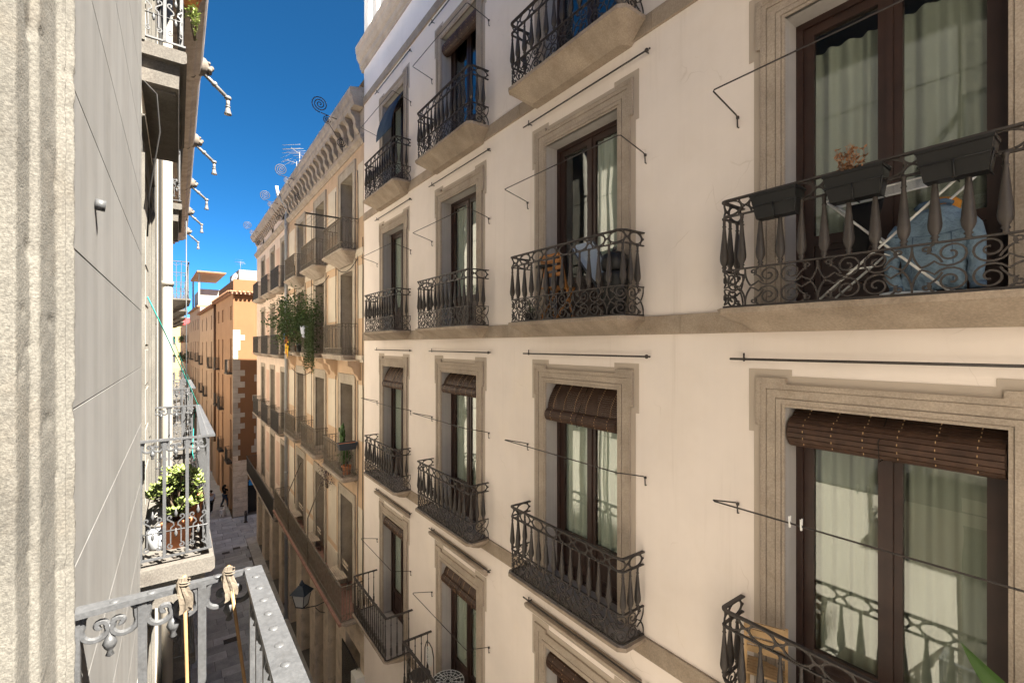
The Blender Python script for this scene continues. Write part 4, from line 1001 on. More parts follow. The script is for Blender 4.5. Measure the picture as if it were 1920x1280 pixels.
# rolled lath blinds
def blind_meshes(w, drop, bulge, roll):
    sh = MB(); n = max(3, int(drop / .024)); x0, x1 = -w, w
    def prof(t): return (.185 - bulge * math.sin(t * PI * .62) - .05 * t, -drop * t)
    for k in range(n):
        t0, t1 = k / n, (k + .86) / n; (y0, z0), (y1, z1) = prof(t0), prof(t1)
        sh.add([(x0, y0, z0), (x1, y0, z0), (x1, y1 - .004, z1), (x0, y1 - .004, z1), (x0, y0 + .008, z0), (x1, y0 + .008, z0), (x1, y1 + .006, z1), (x0, y1 + .006, z1)],
               [(0, 1, 2, 3), (7, 6, 5, 4), (0, 4, 5, 1), (3, 2, 6, 7), (0, 3, 7, 4), (1, 5, 6, 2)])
    ye, ze = prof(1.0)
    ro = MB(); m = 18; cy, cz = ye + .0, ze - roll * .7
    for k in range(m):
        a = 2 * PI * k / m; a2 = 2 * PI * (k + .85) / m
        pr = [(cy + math.cos(v) * r_ * .85, cz + math.sin(v) * r_) for v, r_ in ((a, roll), (a2, roll), (a2, roll * .86), (a, roll * .86))]
        ro.extrude_x(pr, x0 + .006, x1 - .006)
    ro.extrude_x([(cy + math.cos(2 * PI * k / 12) * roll * .72, cz + math.sin(2 * PI * k / 12) * roll * .86) for k in range(12)], x0, x1)
    st = MB()
    for f in (-.8, -.48, -.16, .16, .48, .8):
        for k in range(n):
            (y0, z0), (y1, z1) = prof((k + .2) / n), prof((k + .6) / n)
            st.box(f * w - .0022, f * w + .0022, min(y0, y1) - .010, max(y0, y1) - .004, z1, z0)
        for k in range(5):
            a = rad(120 + k * 26); yy, zz = cy + math.cos(a) * roll * .86, cz + math.sin(a) * roll * 1.01
            st.box(f * w - .0022, f * w + .0022, yy - .003, yy + .003, zz - .008, zz + .008)
    cd = MB(); cd.tube([(0, .17, .0), (0, cy - roll, cz + .02), (0, cy - roll * .8, cz - roll), (0.0, .16, cz - roll * .9)], .004, 4)
    return sh.mesh('lath_sheet', 'blind'), ro.mesh('rolled_laths', 'blind'), st.mesh('stitching', 'palewood'), cd.mesh('pull_cord', 'cable')
bl_long = blind_meshes(HWA - .01, .36, .12, .085); bl_short = blind_meshes(HWA - .01, .10, .05, .125); bl_med = blind_meshes(HWA - .01, .24, .10, .085)
wname = ['furthest left', 'second from left', 'second from right', 'rightmost']
def blind(ci, zi, set_, label):
    e = empty('roll_blind', None, fA(A_COL[ci], 0, A_ROW[zi][1] - .02), RA); tag(e, label, 'blind', 'rolled wooden lath blinds on the cream building')
    for nm, me in zip(('lath_sheet', 'rolled_laths', 'stitching', 'pull_cord'), set_): inst(nm, me, e)
    return e
blind(3, 2, bl_short, 'tightly rolled brown lath blind atop the big curtained window at lower right')
blind(2, 2, bl_long, 'brown lath blind with long hanging sheet, window left of the big curtained window')
blind(1, 2, bl_med, 'brown lath blind half rolled, window third from right just below eye level')
blind(0, 2, bl_long, 'brown lath blind on the leftmost window of the row just below eye level')
blind(2, 3, bl_short, 'brown rolled lath blind cut off by the bottom edge of the photo')
blind(1, 3, bl_med, 'brown lath blind above the white mosaic table balcony')
blind(0, 3, bl_short, 'brown lath blind on the lowest window next to the ochre building')
blind(1, 0, bl_short, 'grey brown rolled blind on a top floor window near the roof')
# fabric sun screen drawn out of the top left window
sc_m = MB(); n = 12
rows = [(-.0 + .10 - .34 * math.sin(t * PI / 2), -1.0 * t - .0) for t in [i / n for i in range(n + 1)]]
sc_m.add([(x, y_, z) for y_, z in rows for x in (-.5, .5)], [(2 * i, 2 * i + 1, 2 * i + 3, 2 * i + 2) for i in range(n)], True)
o = sc_m.build('sun_screen', 'jeans', None, fA(A_COL[0], 0, A_ROW[0][1] - .02), RA); tag(o, 'dark blue grey cloth screen hung out of the top left window', 'screen')
so_ = o.modifiers.new('thick', 'SOLIDIFY'); so_.thickness = .006
rope_ = MB(); rope_.tube([(A_COL[2] - .5, .0, 0), (A_COL[2] - .3, -.30, -1.3)], .003, 4)

# planters hung on the eye level right balcony
def planter(y0, y1, zt, label, dry=False):
    L_ = y0 - y1; e = empty('planter_box', None, (3.855, (y0 + y1) / 2, zt - .20), RA); tag(e, label, 'planter', 'black plastic planters hung on the balcony rail')
    b = MB(); h = .19; hw = L_ / 2
    def rg(hx, q0, q1, z): return [(-hx, q0, z), (hx, q0, z), (hx, q1, z), (-hx, q1, z)]
    vs = rg(hw * .82, -.105, .0, 0) + rg(hw * .97, -.145, .018, h - .02) + rg(hw, -.155, .025, h - .02) + rg(hw, -.155, .025, h) + rg(hw * .95, -.14, .012, h) + rg(hw * .93, -.135, .008, h - .05)
    fs = [(3, 2, 1, 0)]
    for r_ in range(5):
        for k in range(4): fs.append((r_ * 4 + k, r_ * 4 + (k + 1) % 4, r_ * 4 + 4 + (k + 1) % 4, r_ * 4 + 4 + k))
    b.add(vs, fs); b.build('box', 'pot_dark', e)
    MB().quad((-hw * .93, -.135, h - .05), (hw * .93, -.135, h - .05), (hw * .93, .008, h - .05), (-hw * .93, .008, h - .05)).build('soil', 'soil', e)
    br = MB()
    for s_ in (-.55, .55): br.tube([(s_ * hw, .012, h - .03), (s_ * hw, .018, h + .055), (s_ * hw, .045, h + .075), (s_ * hw, .07, h + .055), (s_ * hw, .075, h - .0)], .005, 5)
    br.tube([(-hw * .98, .02, h * .5), (-hw * .95, -.138, h * .5), (hw * .95, -.138, h * .5), (hw * .98, .02, h * .5)], .004, 5)
    br.tube([(0, -.140, h * .52), (0, -.115, -.008), (0, .01, -.008)], .005, 5)
    br.tube([(hw * .98, -.142, h * .55), (hw * .84, -.105, -.01), (hw * .84, .0, -.01)], .004, 5)
    br.build('wire_bracket', 'pot_dark', e)
    if dry:
        st = MB(); lf = MB(); r = random.Random(3)
        for k in range(13):
            x, y_ = r.uniform(-.10, .03), r.uniform(-.11, -.02); z = h - .05; p0 = Vector((x, y_, z)); pts = [p0]
            for q in range(4):
                p0 = p0 + Vector((r.uniform(-.022, .022), r.uniform(-.02, .02), r.uniform(.04, .062))); pts.append(p0)
            st.tube(pts, .0018, 4)
            for p_ in pts[1:]:
                for q in range(6): lf.leaf(p_ + Vector((r.uniform(-.012, .012),) * 3), (r.uniform(-1, 1), r.uniform(-1, 1), r.uniform(-.3, 1)), (0, 0, 1), r.uniform(.018, .032), r.uniform(.010, .018))
        st.build('dry_stems', 'leaf_dry', e); lf.build('dry_leaves', 'leaf_dry', e)['kind'] = 'stuff'
    return e
planter(1.90, 1.555, 1.20, 'smaller black planter nearest the rail corner of the laundry balcony')
planter(1.385, 1.035, 1.20, 'black planter holding a withered brown plant, middle one on the rail', True)
planter(.875, .525, 1.20, 'empty black planter hanging in front of the denim jacket, rightmost of three')

# white folding drying rack
e = empty('drying_rack', None, (4.04, 1.08, .317), RA); tag(e, 'white folding clothes drying rack on the right balcony behind the rail', 'drying rack')
fr = MB(); top = MB()
for yo, s_ in ((-.13, 1), (.10, 1)):
    fr.tube([(-.41, yo, .01), (.0, yo, .38), (.36, yo, .71), (.41, yo, .765)], .0085, 7)
    fr.tube([(.33, yo + .02, .01), (-.02, yo + .02, .38), (-.36, yo + .02, .745)], .0085, 7)
fr.tube([(-.42, -.13, .01), (-.42, .10, .01)], .008, 7); fr.tube([(.34, -.11, .01), (.34, .12, .01)], .008, 7); fr.tube([(.0, -.13, .30), (.0, .12, .30)], .006, 6); fr.tube([(-.22, -.13, .22), (-.08, -.11, .225)], .006, 6)
fr.build('legs', 'white_metal', e)
a0, a1 = Vector((-.36, 0, .745)), Vector((.41, 0, .775))
for yo in (-.13, .12): top.tube([a0 + Vector((0, yo, 0)), a1 + Vector((0, yo, 0))], .007, 6)
for p_ in (a0, a1): top.tube([p_ + Vector((0, -.13, 0)), p_ + Vector((0, .12, 0))], .007, 6)
for k in range(9):
    yo = -.105 + k * .026; top.tube([a0 + Vector((0, yo, .003)), a1 + Vector((0, yo, .003))], .0025, 4)
top.build('wire_top', 'white_metal', e)
# denim jacket hanging on the rack
def cloth_body(rows, seed, n=28, fold=.012):
    """closed draped shape from (z, x0, x1, depth, ycentre) rows"""
    r = random.Random(seed); b = MB(); vs = []; ph = [r.uniform(0, 6) for _ in range(5)]
    for z, x0, x1, d, yc in rows:
        for k in range(n):
            a = 2 * PI * k / n; cx = (x0 + x1) / 2; hx = (x1 - x0) / 2; ca, sa = math.cos(a), math.sin(a)
            px = cx + hx * math.copysign(abs(ca) ** .6, ca); py = yc + d * math.copysign(abs(sa) ** .7, sa)
            py += fold * math.sin(px * 38 + ph[0] + z * 7) * .6 + fold * math.sin(px * 17 + z * 23 + ph[1]) * .6
            vs.append((px, py, z + fold * .6 * math.sin(px * 20 + ph[2])))
    m = len(rows)
    fs = [(i * n + k, i * n + (k + 1) % n, (i + 1) * n + (k + 1) % n, (i + 1) * n + k) for i in range(m - 1) for k in range(n)]
    fs += [tuple(range(n - 1, -1, -1)), tuple((m - 1) * n + k for k in range(n))]
    b.add(vs, fs, True); return b
e = empty('denim_jacket', None, (4.06, .865, .32), RA); tag(e, 'washed light blue denim jacket drying behind the right balcony rail', 'jacket')
cloth_body([(.035, -.165, .165, .025, 0), (.07, -.165, .165, .035, 0), (.14, -.165, .165, .035, 0), (.2, -.168, .168, .037, 0), (.28, -.17, .17, .038, 0), (.35, -.175, .175, .038, 0), (.42, -.185, .185, .038, 0), (.48, -.195, .195, .036, .0), (.525, -.17, .18, .03, .005), (.56, -.11, .12, .025, .01), (.585, -.07, .08, .02, .01)], 2, 48, .022).build('torso', 'denim', e)
for s_ in (-1, 1):
    sl_ = MB(); sl_.tube([(s_ * .165, .0, .485), (s_ * .195, -.005, .43), (s_ * .212, -.012, .36), (s_ * .208, -.008, .28), (s_ * .215, -.02, .2), (s_ * .205, -.016, .13), (s_ * .20 + .02, -.03, .06)], .05, 14, radii=[.04, .046, .043, .046, .04, .041, .036]); sl_.build('sleeve', 'denim', e)
    MB().tube([(s_ * .202 + .018, -.028, .075), (s_ * .20 + .02, -.03, .035)], .039, 12).build('cuff', 'denim_dark', e)
cl = MB(); cl.tube([(-.085, .005, .595), (-.05, -.035, .61), (.02, -.045, .615), (.07, -.03, .612), (.095, .005, .60)], .016, 6); cl.build('collar', 'denim_dark', e)
sm_ = MB()
sm_.tube([(-.185 + .37 * t, -.052 - .004 * math.sin(t * 9), .415 - .02 * math.sin(t * PI)) for t in [i / 14 for i in range(15)]], .003, 4)
for x in (-.09, .1): sm_.tube([(x, -.050, .40), (x * 1.1, -.053, .25), (x * 1.1, -.048, .08)], .003, 4)
sm_.build('seams', 'denim_dark', e)
e = empty('black_garment', None, (4.08, 1.26, .70), RA); tag(e, 'black garment folded over the wires of the white drying rack', 'garment')
cloth_body([(-.02, -.05, .03, .03, 0), (.08, -.10, .06, .035, 0), (.20, -.11, .10, .035, 0), (.29, -.08, .12, .03, 0), (.335, -.07, .13, .02, 0)], 5).build('cloth', 'blackcloth', e)
o = cloth_body([(-.02, -.05, .07, .02, 0), (.05, -.06, .08, .02, 0), (.08, -.03, .05, .012, 0)], 6).build('orange_cloth', 'orangecloth', None, (4.15, .82, .90), RA); tag(o, 'scrap of orange cloth just above the denim jacket collar', 'cloth')
o = cloth_body([(.0, -.16, .16, .05, 0), (.025, -.15, .14, .05, 0), (.04, -.08, .09, .03, 0)], 7).build('pale_cloth', 'whitecloth', None, (3.93, .96, .317), RA); tag(o, 'pale blue crumpled cloth lying on the slab below the denim jacket', 'cloth')

# second balcony from right at eye level: chair, stool, folded lounger, grill box, plant
def slat_chair(mat, h=.85):
    pass
e = empty('wooden_chair', None, (4.06, 4.62, .317), RA); tag(e, 'honey coloured folding wooden chair behind the middle balcony rail', 'chair', 'wooden folding chairs on balconies')
def chair_parts(e, mat):
    for s_ in (-.19, .19):
        MB().bar([(s_, .12, .0), (s_, .0, .42), (s_, -.06, .62), (s_, -.12, .86)], .028, .022).build('leg', mat, e); MB().bar([(s_ * .86, -.16, .0), (s_ * .86, .16, .43)], .026, .02).build('leg', mat, e)
    for k in range(6): MB().box(-.18, .18, -.14 + k * .052, -.10 + k * .052, .42, .437).build('seat_slat', mat, e)
    for k, z in enumerate((.60, .68, .76, .83)): MB().box(-.18, .18, -.055 - .026 * k - .008, -.055 - .026 * k + .008, z - .025, z + .025).build('back_slat', mat, e)
chair_parts(e, 'pinewood')
e = empty('bar_stool', None, (3.98, 4.75, .317), RA); tag(e, 'small dark round side table beside the honey wooden chair', 'table')
MB().lathe([(.13, .70), (.14, .705), (.14, .725), (.12, .73)], 20).build('top', 'pot_dark', e)
for k in range(3):
    a = 2 * PI * k / 3; MB().tube([(math.cos(a) * .03, math.sin(a) * .03, .70), (math.cos(a) * .14, math.sin(a) * .14, .0)], .009, 6).build('leg', 'pot_dark', e)
e = empty('folded_lounger', None, (4.10, 4.05, .317), RA); tag(e, 'folded pale grey blue lounger leaning against the middle balcony window', 'lounger')
ln = MB(); ln.add([(-.42, .06, .96), (-.05, .10, .98), (.30, .02, .50), (.12, -.05, .45), (-.42, .068, .95), (-.05, .108, .97), (.30, .028, .49), (.12, -.042, .44)], [(0, 1, 2, 3), (7, 6, 5, 4), (0, 4, 5, 1), (1, 5, 6, 2), (2, 6, 7, 3), (3, 7, 4, 0)]); ln.build('fabric', 'ring', e)
for pts in ([(-.42, .06, .96), (.12, -.05, .42), (.42, -.1, .0)], [(-.05, .10, .98), (.5, -.02, .3), (.55, -.05, .0)], [(-.3, -.1, .0), (.1, .02, .55)]): MB().tube(pts, .013, 6).build('frame_tube', 'silver', e)
e = empty('grill_box', None, (4.06, 3.62, .317), RA); tag(e, 'black covered box on the right end of the middle balcony', 'box')
gb = MB(); gb.lathe([(.10, .50), (.15, .54), (.16, .62), (.14, .70), (.08, .74), (.02, .75)], 14); gb.build('lid', 'pot_dark', e); MB().lathe([(.10, .0), (.12, .02), (.15, .42), (.16, .50), (.14, .51)], 14).build('body', 'pot_dark', e); MB().tube([(0, -.02, .75), (0, 0, .79)], .02, 8).build('knob', 'silver', e)
def bush(e, c, rx, ry, rz, n, ln, w, mat, seed, stems=True, smat='bark', up=.4, name='foliage'):
    r = random.Random(seed); lf = MB(); st = MB(); c = Vector(c)
    for k in range(max(3, n // 40)):
        u = Vector((r.gauss(0, .5), r.gauss(0, .5), r.gauss(0, .5))); tip = c + Vector((u.x * rx, u.y * ry, u.z * rz))
        base = c + Vector((u.x * rx * .1, u.y * ry * .1, -rz * 1.1)); mid = (tip + base) / 2 + Vector((r.uniform(-.1, .1) * rx, r.uniform(-.1, .1) * ry, 0))
        if stems: st.tube([base, mid, tip], .005, 5, radii=[.008, .006, .003])
        for q in range(40):
            o_ = Vector((r.gauss(0, .28) * rx, r.gauss(0, .28) * ry, r.gauss(0, .28) * rz)); p_ = tip + o_
            lf.leaf(p_, (r.uniform(-1, 1), r.uniform(-1, 1), r.uniform(-.4, 1)), (r.uniform(-.3, .3), r.uniform(-.3, .3), 1), ln * r.uniform(.6, 1.25), w * r.uniform(.7, 1.2))
    if stems: st.build('stems', smat, e)
    lf.build(name, mat, e)['kind'] = 'stuff'
def pot(e, r, h, mat='terracotta', n=18):
    MB().lathe([(r * .68, 0), (r * .74, .0), (r * .93, h * .8), (r, h * .8), (r * 1.03, h * .98), (r * 1.0, h), (r * .9, h), (r * .87, h * .86)], n).build('pot', mat, e)
    MB().lathe([(r * .86, h * .84), (r * .3, h * .87), (.001, h * .87)], n).build('soil', 'soil', e)
e = empty('potted_plant', None, (4.0, 5.12, .317), RA); tag(e, 'small dark potted plant in the left corner of the middle balcony', 'plant')
pot(e, .07, .12, 'pot_dark'); bush(e, (0, 0, .2), .10, .08, .09, 160, .035, .016, 'leaf', 31)

# lower right balcony: folding chair, crate table, broad leaved plant
e = empty('wooden_chair', None, (4.08, 1.95, -3.213), RA); tag(e, 'pale wooden folding chair at left end of the lower right balcony', 'chair', 'wooden folding chairs on balconies'); chair_parts(e, 'palewood')
e.rotation_euler.z = RA + rad(25); e.scale = (.8, .8, 1.02)
e = empty('slat_table', None, (4.02, 1.42, -3.213), RA); tag(e, 'low pale wooden slatted table below the lower right window', 'table')
for k in range(6): MB().box(-.26, .26, -.15 + k * .052, -.105 + k * .052, .40, .42).build('slat', 'palewood', e)
for x in (-.23, .23):
    for y_ in (-.12, .14): MB().box(x - .02, x + .02, y_ - .02, y_ + .02, 0, .399).build('leg', 'palewood', e)
e = empty('broad_leaf_plant', None, (3.98, .25, -3.213), RA); tag(e, 'potted plant with big pointed glossy leaves at the bottom right corner', 'plant')
pot(e, .14, .28, 'terracotta')
def big_leaf(b, base, tip, w, sag, nseg=12, side=None):
    base, tip = Vector(base), Vector(tip); d = tip - base; sd = Vector(side) if side else d.cross(Vector((0, 0, 1))); sd.normalize(); nn = sd.cross(d).normalized(); vs = []; fs = []
    for i in range(nseg + 1):
        t = i / nseg; c = base + d * t + nn * sag * 4 * t * (1 - t); ww = w * math.sin(PI * min(1, t * .92 + .08) ** .8) ** .9 * (1 if t < .98 else .1) * .5
        for q in (-1, -.5, 0, .5, 1): vs.append(c + sd * ww * q + nn * (abs(q) * ww * .35))
    for i in range(nseg):
        for k in range(4): fs.append((i * 5 + k, i * 5 + k + 1, i * 5 + 6 + k, i * 5 + 5 + k))
    b.add(vs, fs, True)
for k, (bs, tp, w_, sg, sd_) in enumerate((((-.02, -.13, 1.06), (-.43, -.19, 1.44), .17, .035, (.55, -.25, .75)), ((.02, -.05, 1.0), (.3, -.2, 1.5), .15, -.04, None), ((0, .02, .9), (.12, .05, 1.5), .15, .06, None), ((0, 0, .8), (.2, -.32, 1.18), .15, -.07, None), ((-.02, -.02, .9), (-.22, -.06, 1.20), .13, .04, (.5, -.3, .7)))):
    lb = MB(); big_leaf(lb, bs, tp, w_, sg, side=sd_); lb.build('leaf', 'leaf_big', e); MB().tube([(0, 0, .25), (bs[0] * .4, bs[1] * .4, .6), bs], .009, 6).build('stalk', 'leaf_big', e)
for k, (y_, lab) in enumerate(((1.62, 'white clothes peg clipped on the rail, left one of the pair'), (1.54, 'white clothes peg clipped on the rail, right one of the pair'))):
    e = empty('clothes_peg', None, (XR - .44, y_, -1.35), RA); tag(e, lab, 'clothes peg', 'white clothes pegs on a clothes rail')
    for s_ in (-1, 1): MB().add([(-.005, s_ * .003, -.03), (.005, s_ * .003, -.03), (.005, s_ * .004, .0), (-.005, s_ * .004, .0), (-.005, s_ * .011, .055), (.005, s_ * .011, .055), (-.005, s_ * .0075, -.03), (.005, s_ * .0075, -.03), (-.005, s_ * .016, .055), (.005, s_ * .016, .055)], [(0, 1, 2, 3), (3, 2, 5, 4), (6, 8, 9, 7), (4, 5, 9, 8), (0, 6, 7, 1), (0, 3, 4, 8, 6), (1, 7, 9, 5, 2)]).build('jaw', 'white_metal', e)
    MB().tube([(-.007, 0, .008), (.007, 0, .008)], .004, 6).build('spring', 'silver', e)

# mosaic table and iron chair on the lowest row
def lace_disc(b, r0, z, seed, n=26, rings=5, rx=1, ry=1, plane='xy'):
    r = random.Random(seed)
    def P(x, y_): return (x * rx, y_ * ry, z) if plane == 'xy' else (x * rx, 0, z + y_ * ry)
    for k in range(n):
        a = 2 * PI * k / n + r.uniform(-.05, .05); pts = []; rr = r0 * (.12 if k % 2 else .45)
        while rr < r0: pts.append(P(math.cos(a) * rr, math.sin(a) * rr)); rr += r0 * .16; a += r.uniform(-.09, .09)
        pts.append(P(math.cos(a) * r0, math.sin(a) * r0)); b.tube(pts, .0042, 4)
    for rg_ in (.3, .55, .78, 1.0): b.tube([P(math.cos(2 * PI * q / 24) * r0 * rg_, math.sin(2 * PI * q / 24) * r0 * rg_) for q in range(24)], .0055 if rg_ == 1 else .0035, 4, closed=True)
e = empty('garden_table', None, (3.93, 7.42, -6.743), RA); tag(e, 'small round white lacework table at the bottom edge of photo', 'table')
tb = MB(); lace_disc(tb, .29, .72, 3); tb.build('lace_top', 'white_metal', e); MB().lathe([(.275, .700), (.285, .702), (.285, .712), (.275, .714)], 28).build('under_plate', 'pot_dark', e)
MB().tube([(0, 0, .70), (0, 0, .25)], .02, 8).build('stem', 'iron', e)
for k in range(3):
    a = 2 * PI * k / 3 + .4; MB().tube([(0, 0, .27), (math.cos(a) * .12, math.sin(a) * .12, .16), (math.cos(a) * .22, math.sin(a) * .22, 0)], .012, 6).build('leg', 'iron', e)
e = empty('garden_chair', None, (3.95, 8.22, -6.743), RA); tag(e, 'black iron garden chair with white lacework back near the lace table', 'chair')
cb = MB(); lace_disc(cb, .14, .72, 5, 20, 5, 1, 1.25, 'xz'); cb.build('lace_back', 'white_metal', e)
MB().tube([(-.2, 0, 0), (-.2, .0, .45), (-.19, .0, .80), (-.12, .0, .94), (0, .0, .98), (.12, .0, .94), (.19, .0, .80), (.2, .0, .45), (.2, 0, 0)], .011, 6).build('back_frame', 'iron', e)
MB().lathe([(.19, .43), (.2, .44), (.2, .455), (.18, .46)], 18, (0, -.19, 0)).build('seat', 'iron', e)
for s_ in (-.14, .14): MB().tube([(s_, -.34, .44), (s_ * 1.2, -.37, 0)], .011, 6).build('leg', 'iron', e)

# ------------------------------------------------------------------ ochre building: plants, benches, lamp
e = empty('leafy_shrub', None, fB(4.3, -.25, -.29), RA); tag(e, 'big dark leafy shrub overflowing the ochre building balcony', 'plant')
pot(e, .25, .35, 'pot_dark'); bush(e, (-.7, -.28, 1.25), 2.0, .65, .75, 2000, .13, .07, 'leaf', 41); bush(e, (1.1, -.12, 1.05), 1.5, .45, .8, 1400, .12, .065, 'leaf', 42, name='right_foliage')
e = empty('pale_green_shrub', None, fB(2.6, -.30, -.29), RA); tag(e, 'lighter green bushy plant low beside the striped flag', 'plant')
pot(e, .16, .25, 'terracotta'); bush(e, (0, -.05, .75), .8, .28, .28, 500, .10, .05, 'leaf_jade', 43)
e = empty('trailing_plant', None, fB(6.95, -.56, .62), RA); tag(e, 'long trailing green plant hanging down over balcony from a pale pot', 'plant')
MB().lathe([(.06, -.42), (.14, -.36), (.19, -.15), (.2, 0), (.17, 0), (.16, -.1)], 14, (-.45, -.02, .02)).build('pot', 'shirt', e)
r = random.Random(9); tr = MB(); ts = MB()
for k in range(34):
    x, y_ = r.uniform(-.3, .42), r.uniform(-.12, .05); L_ = r.uniform(.6, 1.35) if r.random() < .75 else r.uniform(1.3, 1.75); pts = []; z = r.uniform(-.05, .15)
    for q in range(int(L_ / .09)):
        pts.append((x, y_, z)); 
        for u in range(4): tr.leaf((x, y_, z), (r.uniform(-1, 1), r.uniform(-1, .4), r.uniform(-.8, .2)), (0, 0, 1), r.uniform(.05, .09), .035)
        z -= .09; x += r.uniform(-.02, .02); y_ += r.uniform(-.01, .01)
    if len(pts) > 1: ts.tube(pts, .004, 4)
ts.build('stems', 'leaf_trail', e); tr.build('foliage', 'leaf_trail', e)['kind'] = 'stuff'
e = empty('striped_flag', None, fB(2.55, -.50, .62), RA); tag(e, 'yellow and red striped flag with blue corner draped on balcony rail', 'flag')
for k in range(7):
    b = MB(); x0 = -.34 + k * .097; n = 14
    vs = []
    for i in range(n + 1):
        z = -.95 * i / n
        for x in (x0, x0 + .0968): vs.append((x + .03 * math.sin(z * 4), -.03 * math.sin(x * 16 + z * 3) - .02, z - .25 * (x + .34)))
    b.add(vs, [(2 * i, 2 * i + 1, 2 * i + 3, 2 * i + 2) for i in range(n)], True); o = b.build('stripe', 'yel' if k % 2 == 0 else 'red', e)
    o.modifiers.new('thick', 'SOLIDIFY').thickness = .004
b = MB(); b.add([(-.35, -.075, .01), (.05, -.075, -.06), (-.30, -.075, -.48), (-.35, -.08, .01), (.05, -.08, -.06), (-.30, -.08, -.48)], [(0, 2, 1), (3, 4, 5), (0, 1, 4, 3), (1, 2, 5, 4), (2, 0, 3, 5)]); b.build('blue_triangle', 'bluec', e)
e = empty('column_cactus', None, fB(9.55, -.2, -3.77), RA); tag(e, 'upright fleshy green cactus on the ochre building balcony', 'plant')
pot(e, .15, .25, 'pot_dark'); r = random.Random(12); cm = MB()
for (x, y_, z0, n_) in ((0, 0, .22, 9), (.12, .0, .22, 5), (-.1, .02, .22, 4), (.05, -.06, .6, 5)):
    z = z0
    for q in range(n_):
        cm.ball((x + r.uniform(-.03, .03), y_ + r.uniform(-.02, .02), z + .07), r.uniform(.075, .1), 9, 6, 1, .75, 1.15); z += .125
        cm.ball((x + r.choice((-1, 1)) * r.uniform(.07, .12), y_ + r.uniform(-.04, .04), z), r.uniform(.05, .075), 8, 5, .8, .5, 1.3)
cm.build('pads', 'leaf_big', e)
e = empty('rail_planter', None, fB(10.34, -.30, -2.98), RA); tag(e, 'dark blue planter box hooked on the ochre balcony end rail', 'planter')
MB().add([(-.09, -.22, 0), (.09, -.22, 0), (.09, .22, 0), (-.09, .22, 0), (-.12, -.26, .2), (.12, -.26, .2), (.12, .26, .2), (-.12, .26, .2), (-.1, -.24, .17), (.1, -.24, .17), (.1, .24, .17), (-.1, .24, .17)], [(3, 2, 1, 0), (0, 1, 5, 4), (1, 2, 6, 5), (2, 3, 7, 6), (3, 0, 4, 7), (4, 5, 9, 8), (5, 6, 10, 9), (6, 7, 11, 10), (7, 4, 8, 11)]).build('box', 'lampmetal', e)
MB().box(-.1, .1, -.24, .24, .165, .172).build('soil', 'terracotta', e)
for s_ in (-.15, .15): MB().tube([(-.11, s_, .1), (-.13, s_, .2), (-.14, s_, .05)], .006, 5).build('hook', 'iron', e)
e = empty('potted_plant', None, fB(10.0, -.22, -3.77), RA); tag(e, 'green plant in terracotta pot inside the ochre balcony with the blue planter', 'plant'); pot(e, .14, .26); bush(e, (0, 0, .5), .22, .2, .28, 240, .12, .035, 'leaf_big', 52)
e = empty('hanging_plant', None, fB(7.7, -.12, -4.2), RA); tag(e, 'drooping purple plant hanging below the ochre building balcony', 'plant'); pot(e, .12, .18, 'pot_dark'); bush(e, (0, -.05, -.1), .32, .2, .42, 320, .07, .03, 'leaf_purple', 53)
def bench(lx, label):
    e = empty('slat_bench', None, fB(lx, -.18, -7.59), RA); tag(e, label, 'bench', 'weathered slat benches on the long balcony')
    for k in range(6): MB().box(-.5, .5, -.2 + k * .07, -.145 + k * .07, .42, .44).build('seat_slat', 'ashlar', e)
    for z in (.62, .74): MB().box(-.5, .5, .21, .23, z, z + .06).build('back_slat', 'ashlar', e)
    for s_ in (-.42, .42): MB().tube([(s_, -.2, 0), (s_, -.2, .42), (s_, .2, .42), (s_, .22, .82)], .014, 6).build('leg', 'iron_grey', e); MB().tube([(s_, .2, .42), (s_, .24, 0)], .014, 6).build('leg', 'iron_grey', e)
bench(8.75, 'grey slatted bench at the near end of the long rusty balcony'); bench(5.4, 'slatted bench midway along the long rusty balcony'); bench(2.4, 'slatted bench at far end of the long rusty balcony')
e = empty('wall_lantern', None, fB(6.75, 0, -8.9), RA); tag(e, 'dark blue four sided street lantern on bracket under the long balcony', 'lamp')
q = -.78
def frus(b, r0, z0, r1, z1): b.lathe([(r0, z0), (r1, z1)], 4, (0, q, 0), False)
b = MB(); frus(b, .30, .42, .40, .46); frus(b, .40, .461, .12, .70); b.lathe([(.07, .70), (.09, .74), (.05, .8), (.03, .86)], 8, (0, q, 0)); b.build('cap', 'lampmetal', e)
b = MB(); frus(b, .19, .02, .30, .418); b.build('glass', 'lampglass', e)
b = MB()
for k in range(4):
    a = 2 * PI * k / 4; b.tube([(math.cos(a) * .195, q + math.sin(a) * .195, .0), (math.cos(a) * .305, q + math.sin(a) * .305, .44)], .014, 5)
frus(b, .2, -.02, .2, .02); b.tube([(0, 0, -.1), (0, -.3, -.16), (0, q, -.1), (0, q, 0)], .018, 6); b.tube([(0, 0, -.5), (0, -.2, -.4), (0, -.35, -.2)], .012, 5); b.build('bracket', 'lampmetal', e)
e = empty('meter_box', None, fB(10.75, -.10, -9.6), RA); tag(e, 'white electrical box with tangled cables under the lowest balconies', 'electrical box')
MB().cbox(-.22, .22, -.16, .09, 0, .42, .01).build('case', 'boxwhite', e); MB().box(-.16, .16, -.17, -.161, .08, .34).build('door', 'boxwhite', e)
r = random.Random(8)
for k in range(8): MB().tube([(r.uniform(-.2, .2), -.05, r.uniform(-.1, .4)) if i == 0 else (r.uniform(-.4, .4), r.uniform(-.2, .0), .6 - i * .45 + r.uniform(-.2, .2)) for i in range(6)], .014, 5).build('cable', 'cable', e)
